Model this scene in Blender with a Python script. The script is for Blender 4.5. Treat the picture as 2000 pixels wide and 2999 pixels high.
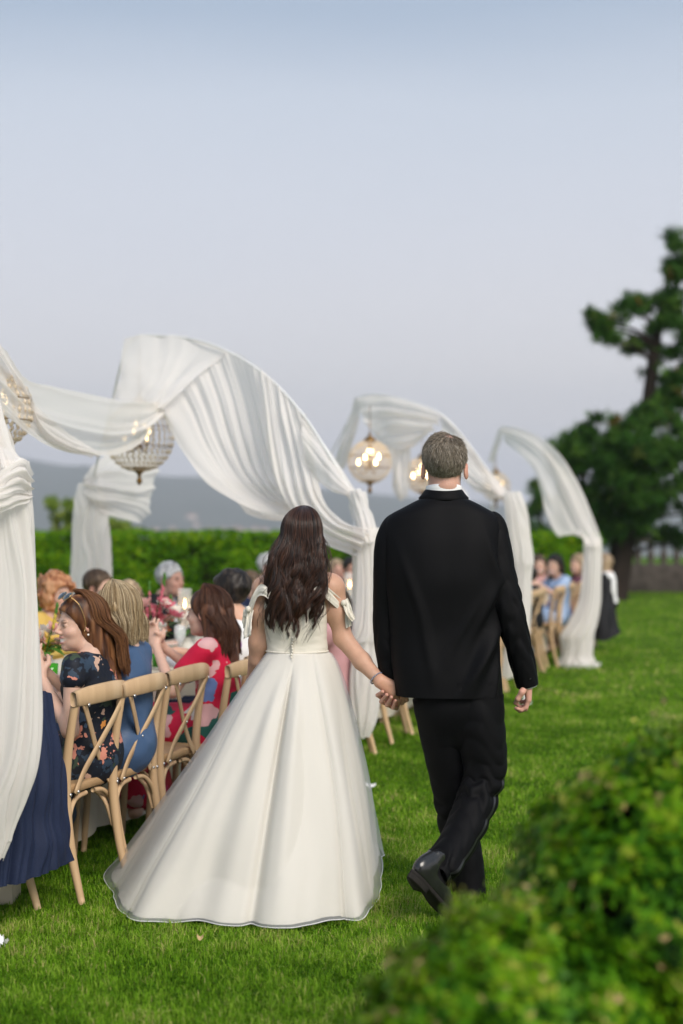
import bpy, math, random
import numpy as np
S = bpy.context.scene
for o in list(bpy.data.objects): bpy.data.objects.remove(o)
# ---------------------------------------------------------------- camera, sky, sun, exposure
H = 1.57; FP = 4165.0; CX = 1000.0; HY = 1539.0      # eye height, focal length in photo pixels, principal x, horizon y
cam = bpy.data.cameras.new('camera'); camo = bpy.data.objects.new('camera', cam); S.collection.objects.link(camo); S.camera = camo
cam.sensor_fit = 'VERTICAL'; cam.sensor_height = 36; cam.lens = 50; cam.shift_y = 0.0132
camo.location = (0, 0, H); camo.rotation_euler = (math.pi/2, 0, 0); cam.clip_start = .05; cam.clip_end = 30000
cam.dof.use_dof = True; cam.dof.focus_distance = 5.9; cam.dof.aperture_fstop = 1.35
SUN_EL = 40; SUN_AZ = 150       # degrees; azimuth clockwise from +Y, so the glow of the set sun lies behind the camera to the right
w = bpy.data.worlds.new('World'); S.world = w; w.use_nodes = True
wn = w.node_tree.nodes; wl = w.node_tree.links
sk = wn.new('ShaderNodeTexSky'); sk.sky_type = 'NISHITA'; sk.sun_disc = False
sk.sun_elevation = math.radians(SUN_EL); sk.sun_rotation = math.radians(SUN_AZ); sk.air_density = 1.2; sk.dust_density = 2; sk.ozone_density = 2
bg = wn['Background']; wl.new(sk.outputs[0], bg.inputs[0]); bg.inputs[1].default_value = 0.08
tc = wn.new('ShaderNodeTexCoord'); sp = wn.new('ShaderNodeSeparateXYZ'); wl.new(tc.outputs['Generated'], sp.inputs[0])
nzs = wn.new('ShaderNodeTexNoise'); nzs.inputs['Scale'].default_value = 1.6; nzs.inputs['Detail'].default_value = 3
mp = wn.new('ShaderNodeMapping'); mp.inputs['Scale'].default_value = (1, 1, 5); wl.new(tc.outputs['Generated'], mp.inputs[0]); wl.new(mp.outputs[0], nzs.inputs['Vector'])
ma = wn.new('ShaderNodeMath'); ma.operation = 'MULTIPLY_ADD'; ma.inputs[1].default_value = .055; wl.new(nzs.outputs['Fac'], ma.inputs[0]); wl.new(sp.outputs['Z'], ma.inputs[2])
mb_ = wn.new('ShaderNodeMath'); mb_.operation = 'SUBTRACT'; mb_.inputs[1].default_value = .0275; wl.new(ma.outputs[0], mb_.inputs[0])
rp = wn.new('ShaderNodeValToRGB'); wl.new(mb_.outputs[0], rp.inputs[0])
stops = [(0, (.66, .67, .77)), (.045, (.70, .695, .785)), (.085, (.80, .76, .80)), (.115, (.83, .79, .81)), (.2, (.68, .69, .755)), (.28, (.56, .61, .70)), (.345, (.36, .445, .57)), (.6, (.28, .37, .50)), (1, (.26, .34, .48))]
els = rp.color_ramp.elements
while len(els) < len(stops): els.new(.5)
for e, (p, c) in zip(els, stops): e.position = p; e.color = (*c, 1)
bg2 = wn.new('ShaderNodeBackground'); wl.new(rp.outputs[0], bg2.inputs[0]); bg2.inputs[1].default_value = .75
mx = wn.new('ShaderNodeMixShader'); mx.inputs[0].default_value = .9
wl.new(bg.outputs[0], mx.inputs[1]); wl.new(bg2.outputs[0], mx.inputs[2]); wl.new(mx.outputs[0], wn['World Output'].inputs[0])
sl = bpy.data.lights.new('sun', 'SUN'); sl.energy = 2.1; sl.angle = math.radians(30); sl.color = (1, .92, .82)
slo = bpy.data.objects.new('sun', sl); S.collection.objects.link(slo)
slo.rotation_euler = (math.radians(90-SUN_EL), 0, math.radians(180-SUN_AZ))
S.view_settings.view_transform = 'Standard'; S.view_settings.look = 'None'; S.view_settings.exposure = 0.75; S.view_settings.gamma = 1
S.view_settings.use_curve_mapping = False
# ---------------------------------------------------------------- helpers
rng = np.random.default_rng(7)
PI = math.pi
A = np.array
def P(px, py, Y): return A([(px-CX)/FP*Y, Y, H-(py-HY)/FP*Y])       # photo pixel + depth -> place in the garden
def ground(px, py): Y = FP*H/(py-HY); return A([(px-CX)/FP*Y, Y, 0.])
def nrm(v): v = np.asarray(v, float); return v/np.maximum(np.linalg.norm(v, axis=-1, keepdims=True), 1e-9)
def sstep(a, b, x): t = np.clip((x-a)/(b-a), 0, 1); return t*t*(3-2*t)
def hsh(i, j, k): 
    n = (i*374761393 + j*668265263 + k*2147483647*3 + 1013904223) & 0xffffffff
    n = ((n ^ (n >> 13))*1274126177) & 0xffffffff
    return ((n ^ (n >> 16)) & 0xffff)/65535.0
def vnoise(x, y=0., z=0.):
    x, y, z = np.broadcast_arrays(np.asarray(x, float), np.asarray(y, float), np.asarray(z, float))
    xi, yi, zi = np.floor(x).astype(np.int64), np.floor(y).astype(np.int64), np.floor(z).astype(np.int64)
    u, v, t = x-xi, y-yi, z-zi
    u, v, t = u*u*(3-2*u), v*v*(3-2*v), t*t*(3-2*t); r = 0
    for a in (0, 1):
        for b in (0, 1):
            for c in (0, 1):
                r = r + hsh(xi+a, yi+b, zi+c)*(u if a else 1-u)*(v if b else 1-v)*(t if c else 1-t)
    return r*2-1
def fbm(x, y=0., z=0., o=3): return sum(vnoise(A(x)*2.0**i, A(y)*2.0**i, A(z)*2.0**i)/2.0**i for i in range(o))
def tag(o, label=None, cat=None, group=None, kind=None):
    if label: o['label'] = label
    if cat: o['category'] = cat
    if group: o['group'] = group
    if kind: o['kind'] = kind
    return o
def link(o, parent=None):
    S.collection.objects.link(o)
    if parent is not None: o.parent = parent
    return o
def empty(name, loc=(0, 0, 0), rz=0):
    o = bpy.data.objects.new(name, None); o.location = loc; o.rotation_euler = (0, 0, rz); o.empty_display_size = .1
    return link(o)
def mk(name, V, F, mat, parent=None, smooth=True, attr=None, local=True):
    """one mesh object; F = array (m,k) or a list of such arrays.  Vertices are world coordinates: taken relative to the parent's location when local is False"""
    V = np.asarray(V, float).reshape(-1, 3)
    if not local and parent is not None:
        p = parent; off = np.zeros(3)
        while p is not None: off = off+A(p.location); p = p.parent
        V = V-off
    if not isinstance(F, list): F = [F]
    F = [np.asarray(f, np.int32) for f in F if len(f)]
    me = bpy.data.meshes.new(name); me.vertices.add(len(V)); me.vertices.foreach_set('co', V.astype(np.float32).ravel())
    nl = sum(f.size for f in F); npoly = sum(len(f) for f in F)
    me.loops.add(nl); me.loops.foreach_set('vertex_index', np.concatenate([f.ravel() for f in F]))
    me.polygons.add(npoly); tot = np.concatenate([np.full(len(f), f.shape[1], np.int32) for f in F])
    me.polygons.foreach_set('loop_start', np.concatenate([[0], np.cumsum(tot)[:-1]]).astype(np.int32)); me.polygons.foreach_set('loop_total', tot)
    me.update(calc_edges=True); me.validate()
    if smooth and len(me.polygons): me.polygons.foreach_set('use_smooth', np.ones(len(me.polygons), bool))
    if attr is not None:
        for k, v in attr.items():
            v = np.asarray(v, np.float32)
            if v.ndim == 1: a = me.attributes.new(k, 'FLOAT', 'POINT'); a.data.foreach_set('value', v)
            else: a = me.attributes.new(k, 'FLOAT_COLOR', 'POINT'); a.data.foreach_set('color', np.c_[v, np.ones(len(v))].astype(np.float32).ravel())
    for m in (mat if isinstance(mat, (list, tuple)) else [mat]): me.materials.append(m)
    o = bpy.data.objects.new(name, me); return link(o, parent)
class MB:
    """collects pieces of ONE mesh"""
    def __init__(s): s.V = []; s.Q = []; s.T = []; s.n = 0; s.a = []
    def add(s, V, F, a=None):
        V = np.asarray(V, float).reshape(-1, 3); s.V.append(V); F = F if isinstance(F, list) else [F]
        for f in F:
            f = np.asarray(f, int)
            if f.size == 0: continue
            (s.Q if f.shape[1] == 4 else s.T).append(f+s.n)
        s.a.append(np.broadcast_to(np.asarray(0. if a is None else a, float), (len(V),)))
        s.n += len(V); return s
    def obj(s, name, mat, parent=None, smooth=True, local=True, **k):
        F = [np.concatenate(x) for x in (s.Q, s.T) if x]
        return mk(name, np.concatenate(s.V), F, mat, parent, smooth, {'rnd': np.concatenate(s.a)}, local)
def gridF(n, m, cu=False, cv=False):
    i = np.arange(n if cu else n-1)[:, None]; j = np.arange(m if cv else m-1)[None]
    i2 = (i+1) % n; j2 = (j+1) % m
    return np.stack([i*m+j, i2*m+j, i2*m+j2, i*m+j2], -1).reshape(-1, 4)
def cr(pts, t):
    """Catmull-Rom through pts (n,...) at parameters t in 0..1"""
    pts = np.asarray(pts, float); n = len(pts); x = np.clip(np.asarray(t, float), 0, 1)*(n-1)
    i = np.minimum(x.astype(int), n-2); f = (x-i).reshape((-1,)+(1,)*(pts.ndim-1))
    g = lambda k: pts[np.clip(k, 0, n-1)]
    p0 = np.where((i > 0).reshape(f.shape), g(i-1), 2*g(i)-g(i+1)); p3 = np.where((i < n-2).reshape(f.shape), g(i+2), 2*g(i+1)-g(i)); p1, p2 = g(i), g(i+1)
    return .5*(2*p1+(p2-p0)*f+(2*p0-5*p1+4*p2-p3)*f**2+(3*p1-p0-3*p2+p3)*f**3)
def patch(ctrl, nu, nv):
    c = np.asarray(ctrl, float); a = cr(c, np.linspace(0, 1, nu)); return np.swapaxes(cr(np.swapaxes(a, 0, 1), np.linspace(0, 1, nv)), 0, 1)
def gnormal(G, cv=False):
    du = np.gradient(G, axis=0)
    dv = (np.roll(G, -1, 1)-np.roll(G, 1, 1)) if cv else np.gradient(G, axis=1)
    return nrm(np.cross(du, dv))
def frames(C):
    C = np.asarray(C, float); T = nrm(np.gradient(C, axis=0)); n = np.zeros_like(C)
    r = A([1., 0, 0]) if abs(T[0, 0]) < .8 else A([0, 1., 0])
    v = nrm(r-T[0]*r.dot(T[0])); n[0] = v
    for i in range(1, len(C)):
        v = v-T[i]*v.dot(T[i]); v = v/np.linalg.norm(v); n[i] = v
    return T, n, np.cross(T, n)
def tubeVF(C, R, n=8, cap=True, flat=1.):
    C = np.asarray(C, float); R = np.broadcast_to(np.asarray(R, float), (len(C),)); T, N, B = frames(C)
    a = np.linspace(0, 2*PI, n, endpoint=False)
    V = C[:, None]+R[:, None, None]*(np.cos(a)[None, :, None]*N[:, None]+flat*np.sin(a)[None, :, None]*B[:, None])
    F = gridF(len(C), n, cv=True)[:, ::-1]; V = V.reshape(-1, 3)
    if cap:
        m = len(V); V = np.r_[V, [C[0], C[-1]]]; k = np.arange(n); k2 = (k+1) % n; b = (len(C)-1)*n
        return V, [F, np.r_[np.c_[np.full(n, m), k2, k][:, ::-1][:, [0, 1, 2]], np.c_[np.full(n, m+1), b+k, b+k2][:, ::-1]]]
    return V, [F]
def lathe(prof, n=24, c=(0, 0, 0)):
    prof = np.asarray(prof, float); a = np.linspace(0, 2*PI, n, endpoint=False)
    V = np.stack([prof[:, None, 0]*np.cos(a), prof[:, None, 0]*np.sin(a), np.repeat(prof[:, 1:2], n, 1)], -1)+A(c)
    return V.reshape(-1, 3), [gridF(len(prof), n, cv=True)[:, ::-1]]
def boxVF(c, s, R=None):
    x = A([[i, j, k] for i in (-.5, .5) for j in (-.5, .5) for k in (-.5, .5)])*A(s)
    if R is not None: x = x@A(R).T
    return x+A(c), [A([[0, 1, 3, 2], [4, 6, 7, 5], [0, 4, 5, 1], [2, 3, 7, 6], [0, 2, 6, 4], [1, 5, 7, 3]])]
def bevbox(name, c, s, mat, parent=None, b=.006, R=None):
    V, F = boxVF((0, 0, 0), s, R); o = mk(name, V+A(c), F, mat, parent, smooth=False)
    m = o.modifiers.new('b', 'BEVEL'); m.width = b; m.segments = 2; return o
def rotz(a): c, s = math.cos(a), math.sin(a); return A([[c, -s, 0], [s, c, 0], [0, 0, 1.]])
def rotx(a): c, s = math.cos(a), math.sin(a); return A([[1., 0, 0], [0, c, -s], [0, s, c]])
def roty(a): c, s = math.cos(a), math.sin(a); return A([[c, 0, s], [0, 1., 0], [-s, 0, c]])
def copy_tree(o, parent=None):
    c = o.copy(); link(c); c.parent = parent
    for ch in o.children: copy_tree(ch, c)
    return c
# ---------------------------------------------------------------- signed distance fields -> one continuous skin
class Field:
    def __init__(s, lo, hi, h):
        s.h = h; s.lo = A(lo, float); n = np.ceil((A(hi)-s.lo)/h).astype(int)+1
        s.ax = [s.lo[i]+np.arange(n[i])*h for i in range(3)]; s.f = np.full(n, 1.0)
    def _win(s, lo, hi):
        i0 = [max(0, int((lo[i]-s.lo[i])/s.h)) for i in range(3)]; i1 = [min(len(s.ax[i]), int((hi[i]-s.lo[i])/s.h)+2) for i in range(3)]
        if any(a >= b for a, b in zip(i0, i1)): return None
        sl_ = tuple(slice(a, b) for a, b in zip(i0, i1)); g = np.meshgrid(*[s.ax[i][sl_[i]] for i in range(3)], indexing='ij')
        return sl_, np.stack(g, -1)
    def put(s, d, sl_, k, sub=False):
        f = s.f[sl_]
        if sub:
            d = -d; h = np.clip(.5-.5*(d-f)/max(k, 1e-6), 0, 1) if False else None
            s.f[sl_] = np.maximum(f, d) if k <= 0 else (lambda q: f*(1-q)+d*q+k*q*(1-q))(np.clip(.5+.5*(d-f)/k, 0, 1))
        else:
            s.f[sl_] = np.minimum(f, d) if k <= 0 else (lambda q: f*(1-q)+d*q-k*q*(1-q))(np.clip(.5+.5*(f-d)/k, 0, 1))
    def cone(s, a, b, ra, rb, k=.03, sub=False):
        a, b = A(a, float), A(b, float); r = max(ra, rb)+k+2*s.h
        wn_ = s._win(np.minimum(a, b)-r, np.maximum(a, b)+r)
        if wn_ is None: return s
        sl_, X = wn_; ab = b-a; t = np.clip(((X-a)@ab)/max(ab@ab, 1e-9), 0, 1)
        s.put(np.linalg.norm(X-a-t[..., None]*ab, axis=-1)-(ra+(rb-ra)*t), sl_, k, sub); return s
    def chain(s, pts, rs, k=.03):
        for i in range(len(pts)-1): s.cone(pts[i], pts[i+1], rs[i], rs[i+1], k)
        return s
    def ell(s, c, r, k=.03, R=None, sub=False):
        c, r = A(c, float), A(r, float); m = r.max()+k+2*s.h; wn_ = s._win(c-m, c+m)
        if wn_ is None: return s
        sl_, X = wn_; X = X-c
        if R is not None: X = X@A(R)
        q = np.linalg.norm(X/r, axis=-1); g = np.linalg.norm(X/r**2, axis=-1)
        s.put(q*(q-1)/np.maximum(g, 1e-6), sl_, k, sub); return s
    def noise(s, amp, sc, seed=0, o=2):
        near = np.abs(s.f) < amp*3+s.h*3; i = np.nonzero(near)
        x, y, z = s.ax[0][i[0]], s.ax[1][i[1]], s.ax[2][i[2]]; sc = np.broadcast_to(A(sc, float), (3,))
        s.f[i] += amp*fbm(x*sc[0]+seed, y*sc[1], z*sc[2], o); return s
    def mesh(s):
        f = s.f; sg = f < 0
        sg[0] = sg[-1] = False; sg[:, 0] = sg[:, -1] = False; sg[:, :, 0] = sg[:, :, -1] = False
        c = [sg[i:sg.shape[0]-1+i, j:sg.shape[1]-1+j, k:sg.shape[2]-1+k] for i in (0, 1) for j in (0, 1) for k in (0, 1)]
        cnt = sum(x.astype(np.int8) for x in c); cell = (cnt > 0) & (cnt < 8); ids = np.full(cell.shape, -1, np.int64); idx = np.nonzero(cell); n = len(idx[0]); ids[idx] = np.arange(n)
        off = [(i, j, k) for i in (0, 1) for j in (0, 1) for k in (0, 1)]; I = np.stack(idx, -1)
        val = {o: f[I[:, 0]+o[0], I[:, 1]+o[1], I[:, 2]+o[2]] for o in off}; acc = np.zeros((n, 3)); ct = np.zeros(n)
        for o in off:
            for ax in range(3):
                if o[ax]: continue
                o2 = list(o); o2[ax] = 1; o2 = tuple(o2); a, b = val[o], val[o2]; m = (a < 0) != (b < 0); t = np.where(m, a/np.where(m, a-b, 1), 0)
                p = np.tile(A(o, float), (n, 1)); p[:, ax] = t; acc += p*m[:, None]; ct += m
        V = s.lo+(I+acc/np.maximum(ct, 1)[:, None])*s.h; Q = []
        for ax in range(3):
            b, c2 = (ax+1) % 3, (ax+2) % 3; s0 = [slice(None)]*3; s1 = [slice(None)]*3; s0[ax] = slice(0, -1); s1[ax] = slice(1, None)
            A0, A1 = sg[tuple(s0)], sg[tuple(s1)]; e = np.stack(np.nonzero(A0 != A1), -1)
            if not len(e): continue
            d = lambda db, dc: (lambda q: ids[q[:, 0], q[:, 1], q[:, 2]])(e-np.eye(3, dtype=int)[b]*db-np.eye(3, dtype=int)[c2]*dc)
            q = np.stack([d(0, 0), d(1, 0), d(1, 1), d(0, 1)], -1); fl = A0[e[:, 0], e[:, 1], e[:, 2]]
            q[~fl] = q[~fl][:, ::-1]; Q.append(q)
        return V, [np.concatenate(Q)]
# ---------------------------------------------------------------- materials
MATS = {}
def mat(name, col, rough=.6, col2=None, nscale=20., bump=0., bscale=None, spec=.3, sheen=0., trans=0., stretch=None, metal=0., attr=False, sss=0., coat=0., detail=4., ramp=None, alpha=None, aniso=0.):
    m = bpy.data.materials.new(name); m.use_nodes = True; N = m.node_tree.nodes; L = m.node_tree.links; b = N['Principled BSDF']; MATS[name] = m
    b.inputs['Roughness'].default_value = rough; b.inputs['Specular IOR Level'].default_value = spec; b.inputs['Metallic'].default_value = metal
    b.inputs['Sheen Weight'].default_value = sheen; b.inputs['Coat Weight'].default_value = coat; b.inputs['Base Color'].default_value = (*col, 1)
    b.inputs['Anisotropic'].default_value = aniso
    if sss: b.inputs['Subsurface Weight'].default_value = sss; b.inputs['Subsurface Radius'].default_value = (.02, .008, .004); b.inputs['Subsurface Scale'].default_value = .5
    t = N.new('ShaderNodeTexCoord'); mpn = N.new('ShaderNodeMapping'); L.new(t.outputs['Object'], mpn.inputs[0])
    if stretch: mpn.inputs['Scale'].default_value = stretch
    nz = N.new('ShaderNodeTexNoise'); nz.inputs['Scale'].default_value = nscale; nz.inputs['Detail'].default_value = detail; L.new(mpn.outputs[0], nz.inputs['Vector'])
    out = None
    if col2 is not None or ramp:
        r = N.new('ShaderNodeValToRGB'); st = ramp or [(.3, col), (.7, col2)]; e = r.color_ramp.elements
        while len(e) < len(st): e.new(.5)
        for q, (p, c) in zip(e, st): q.position = p; q.color = (*c, 1)
        if attr:
            a = N.new('ShaderNodeAttribute'); a.attribute_name = 'rnd'
            mm = N.new('ShaderNodeMath'); mm.operation = 'MULTIPLY_ADD'; L.new(nz.outputs['Fac'], mm.inputs[0]); mm.inputs[1].default_value = .5; 
            m2 = N.new('ShaderNodeMath'); m2.operation = 'SUBTRACT'; L.new(a.outputs['Fac'], m2.inputs[0]); m2.inputs[1].default_value = .25; L.new(m2.outputs[0], mm.inputs[2]); L.new(mm.outputs[0], r.inputs[0])
        else: L.new(nz.outputs['Fac'], r.inputs[0])
        L.new(r.outputs[0], b.inputs['Base Color']); out = r.outputs[0]
    if bump:
        n2 = N.new('ShaderNodeTexNoise'); n2.inputs['Scale'].default_value = bscale or nscale; n2.inputs['Detail'].default_value = 3; L.new(mpn.outputs[0], n2.inputs['Vector'])
        bp = N.new('ShaderNodeBump'); bp.inputs['Strength'].default_value = 1; bp.inputs['Distance'].default_value = bump; L.new(n2.outputs['Fac'], bp.inputs['Height']); L.new(bp.outputs[0], b.inputs['Normal'])
    last = b.outputs[0]
    if trans:
        tr = N.new('ShaderNodeBsdfTranslucent'); tr.inputs[0].default_value = (*col, 1)
        if out: L.new(out, tr.inputs[0])
        x = N.new('ShaderNodeMixShader'); x.inputs[0].default_value = trans; L.new(last, x.inputs[1]); L.new(tr.outputs[0], x.inputs[2]); last = x.outputs[0]
    if alpha is not None:
        tr = N.new('ShaderNodeBsdfTransparent'); x = N.new('ShaderNodeMixShader'); x.inputs[0].default_value = alpha; L.new(tr.outputs[0], x.inputs[1]); L.new(last, x.inputs[2]); last = x.outputs[0]
    L.new(last, N['Material Output'].inputs[0]); return m
def emit(name, col, st):
    m = bpy.data.materials.new(name); m.use_nodes = True; N = m.node_tree.nodes; b = N['Principled BSDF']
    b.inputs['Base Color'].default_value = (*col, 1); b.inputs['Emission Color'].default_value = (*col, 1); b.inputs['Emission Strength'].default_value = st; return m
# ================================================================ ground, hills, air
M_soil = mat('lawn_ground', (.055, .115, .004), .9, (.09, .165, .008), nscale=6, bump=.01, bscale=60, spec=.1)
M_grass = mat('grass_blade', (.1, .2, .03), .55, nscale=1.1, attr=True, trans=.3, spec=.07, detail=5,
    ramp=[(.0, (.024, .075, .002)), (.3, (.10, .24, .010)), (.55, (.195, .38, .018)), (.8, (.31, .45, .055)), (1, (.52, .46, .18))])
M_hill = mat('hill_wood', (.05, .07, .05), .9, (.09, .10, .08), nscale=.004, spec=.05)
yy = np.r_[np.linspace(-12, 62, 80), [80, 120, 200, 400, 800, 1600, 3490]]; xx = np.r_[[-2900, -800, -200, -80], np.linspace(-40, 40, 60), [80, 200, 800, 2900]]
GX, GY = np.meshgrid(xx, yy); GZ = -70*sstep(62, 700, GY)+.012*fbm(GX*.7, GY*.7)*(GY < 62)-.03
lawn = mk('lawn', np.stack([GX, GY, GZ], -1), gridF(len(yy), len(xx))[:, ::-1], M_soil); tag(lawn, kind='structure', label='wide trimmed green lawn under the tables and the walking couple')
def hill_h(X, Y):
    ang = (X/Y)*FP+CX                                          # bearing
    ridge = np.interp(ang, [-2500, -600, 0, 480, 950, 1500, 2300, 4500], [420, 330, 202, 150, 105, 62, 40, 30])  # height of the skyline above eye level, in photo pixels
    t = sstep(1500, 3300, Y); r = np.where(Y < 3300, t, np.maximum(0, 1-(Y-3300)/4000))
    return -70+(70+ridge/FP*3300*(1+.05*vnoise(ang/90., Y/500)+.025*vnoise(ang/30., Y/200.)))*r**1.15
hx = np.linspace(-.8, .8, 130); hy = np.linspace(1200, 3480, 50); HX, HYY = np.meshgrid(hx, hy); HXX = HX*HYY
hills = mk('hills', np.stack([HXX, HYY, hill_h(HXX, HYY)], -1), gridF(50, 130)[:, ::-1], M_hill); tag(hills, kind='structure', label='hazy blue wooded hills far beyond the hedge')
# grass blades: geometry where single blades can be told apart and well beyond
def blades(n, ya, yb, hmin, hmax, wd, pow_=1., xm=.35):
    Y = ya+(yb-ya)*rng.random(n)**pow_; X = (rng.random(n)*2-1)*(Y*xm+.25)
    cl = fbm(X*2.2, Y*2.2, 3.); fine = vnoise(X*14, Y*14)
    h = (hmin+(hmax-hmin)*rng.random(n))*(1+.35*cl+.3*fine); a = rng.random(n)*2*PI; ln = rng.normal(0, .75, n)+.15; b = a+PI/2+rng.normal(0, .6, n)
    d = np.stack([np.cos(a), np.sin(a), 0*a], -1)*(wd*(.6+.8*rng.random(n)))[:, None]; l = np.stack([np.cos(b), np.sin(b), 0*a], -1)*(np.abs(ln)*h)[:, None]
    o = np.stack([X, Y, 0*X-.012], -1); up = A([0, 0, 1.]); hh = h[:, None]
    V = np.stack([o-d, o+d, o+l*.35+up*hh*.6-d*.75, o+l*.35+up*hh*.6+d*.75, o+l*1.15+up*hh*(.98-.25*np.abs(ln)[:, None])], 1)
    k = np.arange(n)[:, None]*5; rn = np.clip(.40+.27*cl+.19*fine+rng.normal(0, .2, n)+(rng.random(n) < .06)*.4, 0, 1)
    return V.reshape(-1, 3), k+A([[0, 1, 3, 2]]), k+A([[2, 3, 4]]), np.repeat(rn, 5)
parts = [blades(270000, 4.0, 7.6, .018, .038, .0015, .85), blades(190000, 7.4, 13, .018, .036, .0023), blades(150000, 12.5, 36, .02, .036, .0055)]
V = []; Q = []; T = []; R_ = []; n0 = 0
for v, q, t, r in parts: V.append(v); Q.append(q+n0); T.append(t+n0); R_.append(r); n0 += len(v)
gr = mk('grass', np.concatenate(V), [np.concatenate(Q), np.concatenate(T)], M_grass, attr={'rnd': np.concatenate(R_)}); tag(gr, 'short mown green grass blades covering the lawn', 'grass', kind='stuff')

# ---- the evening air
M_haze = bpy.data.materials.new('haze_air'); M_haze.use_nodes = True; hn = M_haze.node_tree.nodes; hn.remove(hn['Principled BSDF'])
pv = hn.new('ShaderNodeVolumePrincipled'); pv.inputs['Color'].default_value = (.90, .95, 1, 1); pv.inputs['Density'].default_value = .00036; pv.inputs['Anisotropy'].default_value = 0
M_haze.node_tree.links.new(pv.outputs[0], hn['Material Output'].inputs['Volume'])
Vb, Fb = boxVF((0, 1730, 125), (6000, 3560, 400)); hz = mk('haze', Vb, Fb, M_haze, smooth=False); tag(hz, 'thin blue evening haze in the air', 'haze', kind='stuff')
# ================================================================ hedges, bushes, trees, balustrade
LEAFR = [(.0, (.008, .04, .002)), (.3, (.035, .13, .004)), (.55, (.085, .23, .005)), (.78, (.20, .34, .008)), (.95, (.36, .36, .06)), (1, (.5, .34, .16))]
M_hedge = mat('hedge_leaf', (.04, .12, .01), .5, nscale=1.5, attr=True, trans=.25, spec=.08, ramp=[(.0, (.012, .05, .002)), (.4, (.065, .19, .004)), (.7, (.16, .32, .006)), (1, (.32, .42, .012))])
M_box = mat('box_leaf', (.04, .12, .01), .45, nscale=5, attr=True, trans=.2, spec=.16, ramp=LEAFR)
M_core = mat('painted_shade_core', (.004, .006, .002), .95, (.010, .010, .004), nscale=14, spec=0)  # near-black tone puts the shade deep inside the foliage into the colour
M_bark = mat('pine_bark', (.014, .011, .009), .9, (.03, .022, .017), nscale=9, bump=.02, spec=.1, stretch=(1, 1, .3))
M_pine = mat('pine_needle', (.02, .06, .02), .55, nscale=.9, attr=True, trans=.1, spec=.06, ramp=[(.0, (.010, .036, .005)), (.4, (.034, .10, .014)), (.75, (.085, .175, .024)), (.97, (.10, .13, .03)), (1, (.2, .11, .03))])
M_lime = mat('lime_leaf', (.2, .3, .04), .5, nscale=2, attr=True, trans=.35, ramp=[(0, (.08, .16, .02)), (.5, (.2, .3, .04)), (1, (.42, .45, .08))])
M_stone = mat('shade_dark_stone', (.10, .085, .075), .9, (.05, .042, .038), nscale=5, bump=.01, spec=.1)  # stone coloured dark to stand for the tree's shade and the backlight
def leaves(Pn, Nn, size, seed=1, curl=.25, jit=.7, asp=.55):
    r = np.random.default_rng(seed); n = len(Pn)
    N = nrm(Nn+r.normal(0, jit, (n, 3))); t = nrm(np.cross(N, r.normal(0, 1, (n, 3)))); b = np.cross(N, t)
    s = (size*(.6+.8*r.random(n)))[:, None]
    V = np.stack([Pn-t*s*.5, Pn-b*s*asp*.5+N*s*curl*.3, Pn+t*s*.5-N*s*curl*.3, Pn+b*s*asp*.5+N*s*curl*.3], 1).reshape(-1, 3)
    return V, np.arange(n)[:, None]*4+A([[0, 1, 2, 3]])
def foliage(name, Pn, Nn, size, mt, parent, rn, seed=1, **k):
    V, F = leaves(Pn, Nn, size, seed, **k); return tag(mk(name, V, F, mt, parent, smooth=False, attr={'rnd': np.repeat(np.clip(rn, 0, 1), 4)}, local=False), kind='stuff')
# --- clipped hedge behind the tables
hedge = empty('hedge', (-1.6, 25.6, 0)); tag(hedge, 'long clipped green hedge standing behind the banquet table', 'hedge')
hx0, hx1, hyf, hzt = -8.5, 4.55, 25.0, 1.43
n = 34000; u = rng.random(n); X = hx0+(hx1-hx0)*u; z = rng.random(n)**.9*hzt; top = rng.random(n) < .22
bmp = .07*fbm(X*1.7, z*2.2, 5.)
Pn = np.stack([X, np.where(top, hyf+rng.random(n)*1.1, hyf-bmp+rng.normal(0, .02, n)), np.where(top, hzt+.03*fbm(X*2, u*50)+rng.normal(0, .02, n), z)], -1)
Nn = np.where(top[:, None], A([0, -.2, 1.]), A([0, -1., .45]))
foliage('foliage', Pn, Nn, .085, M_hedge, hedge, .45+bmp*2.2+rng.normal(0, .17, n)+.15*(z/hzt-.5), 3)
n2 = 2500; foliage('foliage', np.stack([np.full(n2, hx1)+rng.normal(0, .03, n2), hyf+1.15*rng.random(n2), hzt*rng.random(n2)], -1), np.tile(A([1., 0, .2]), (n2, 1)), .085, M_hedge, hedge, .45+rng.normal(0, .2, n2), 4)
Vb, Fb = boxVF((-1.975, 25.6, .66), (12.95, 1.1, 1.36)); mk('branches', Vb, Fb, M_core, hedge, smooth=False, local=False)  # solid dark block, painted shade that shows between the hedge leaves
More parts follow.
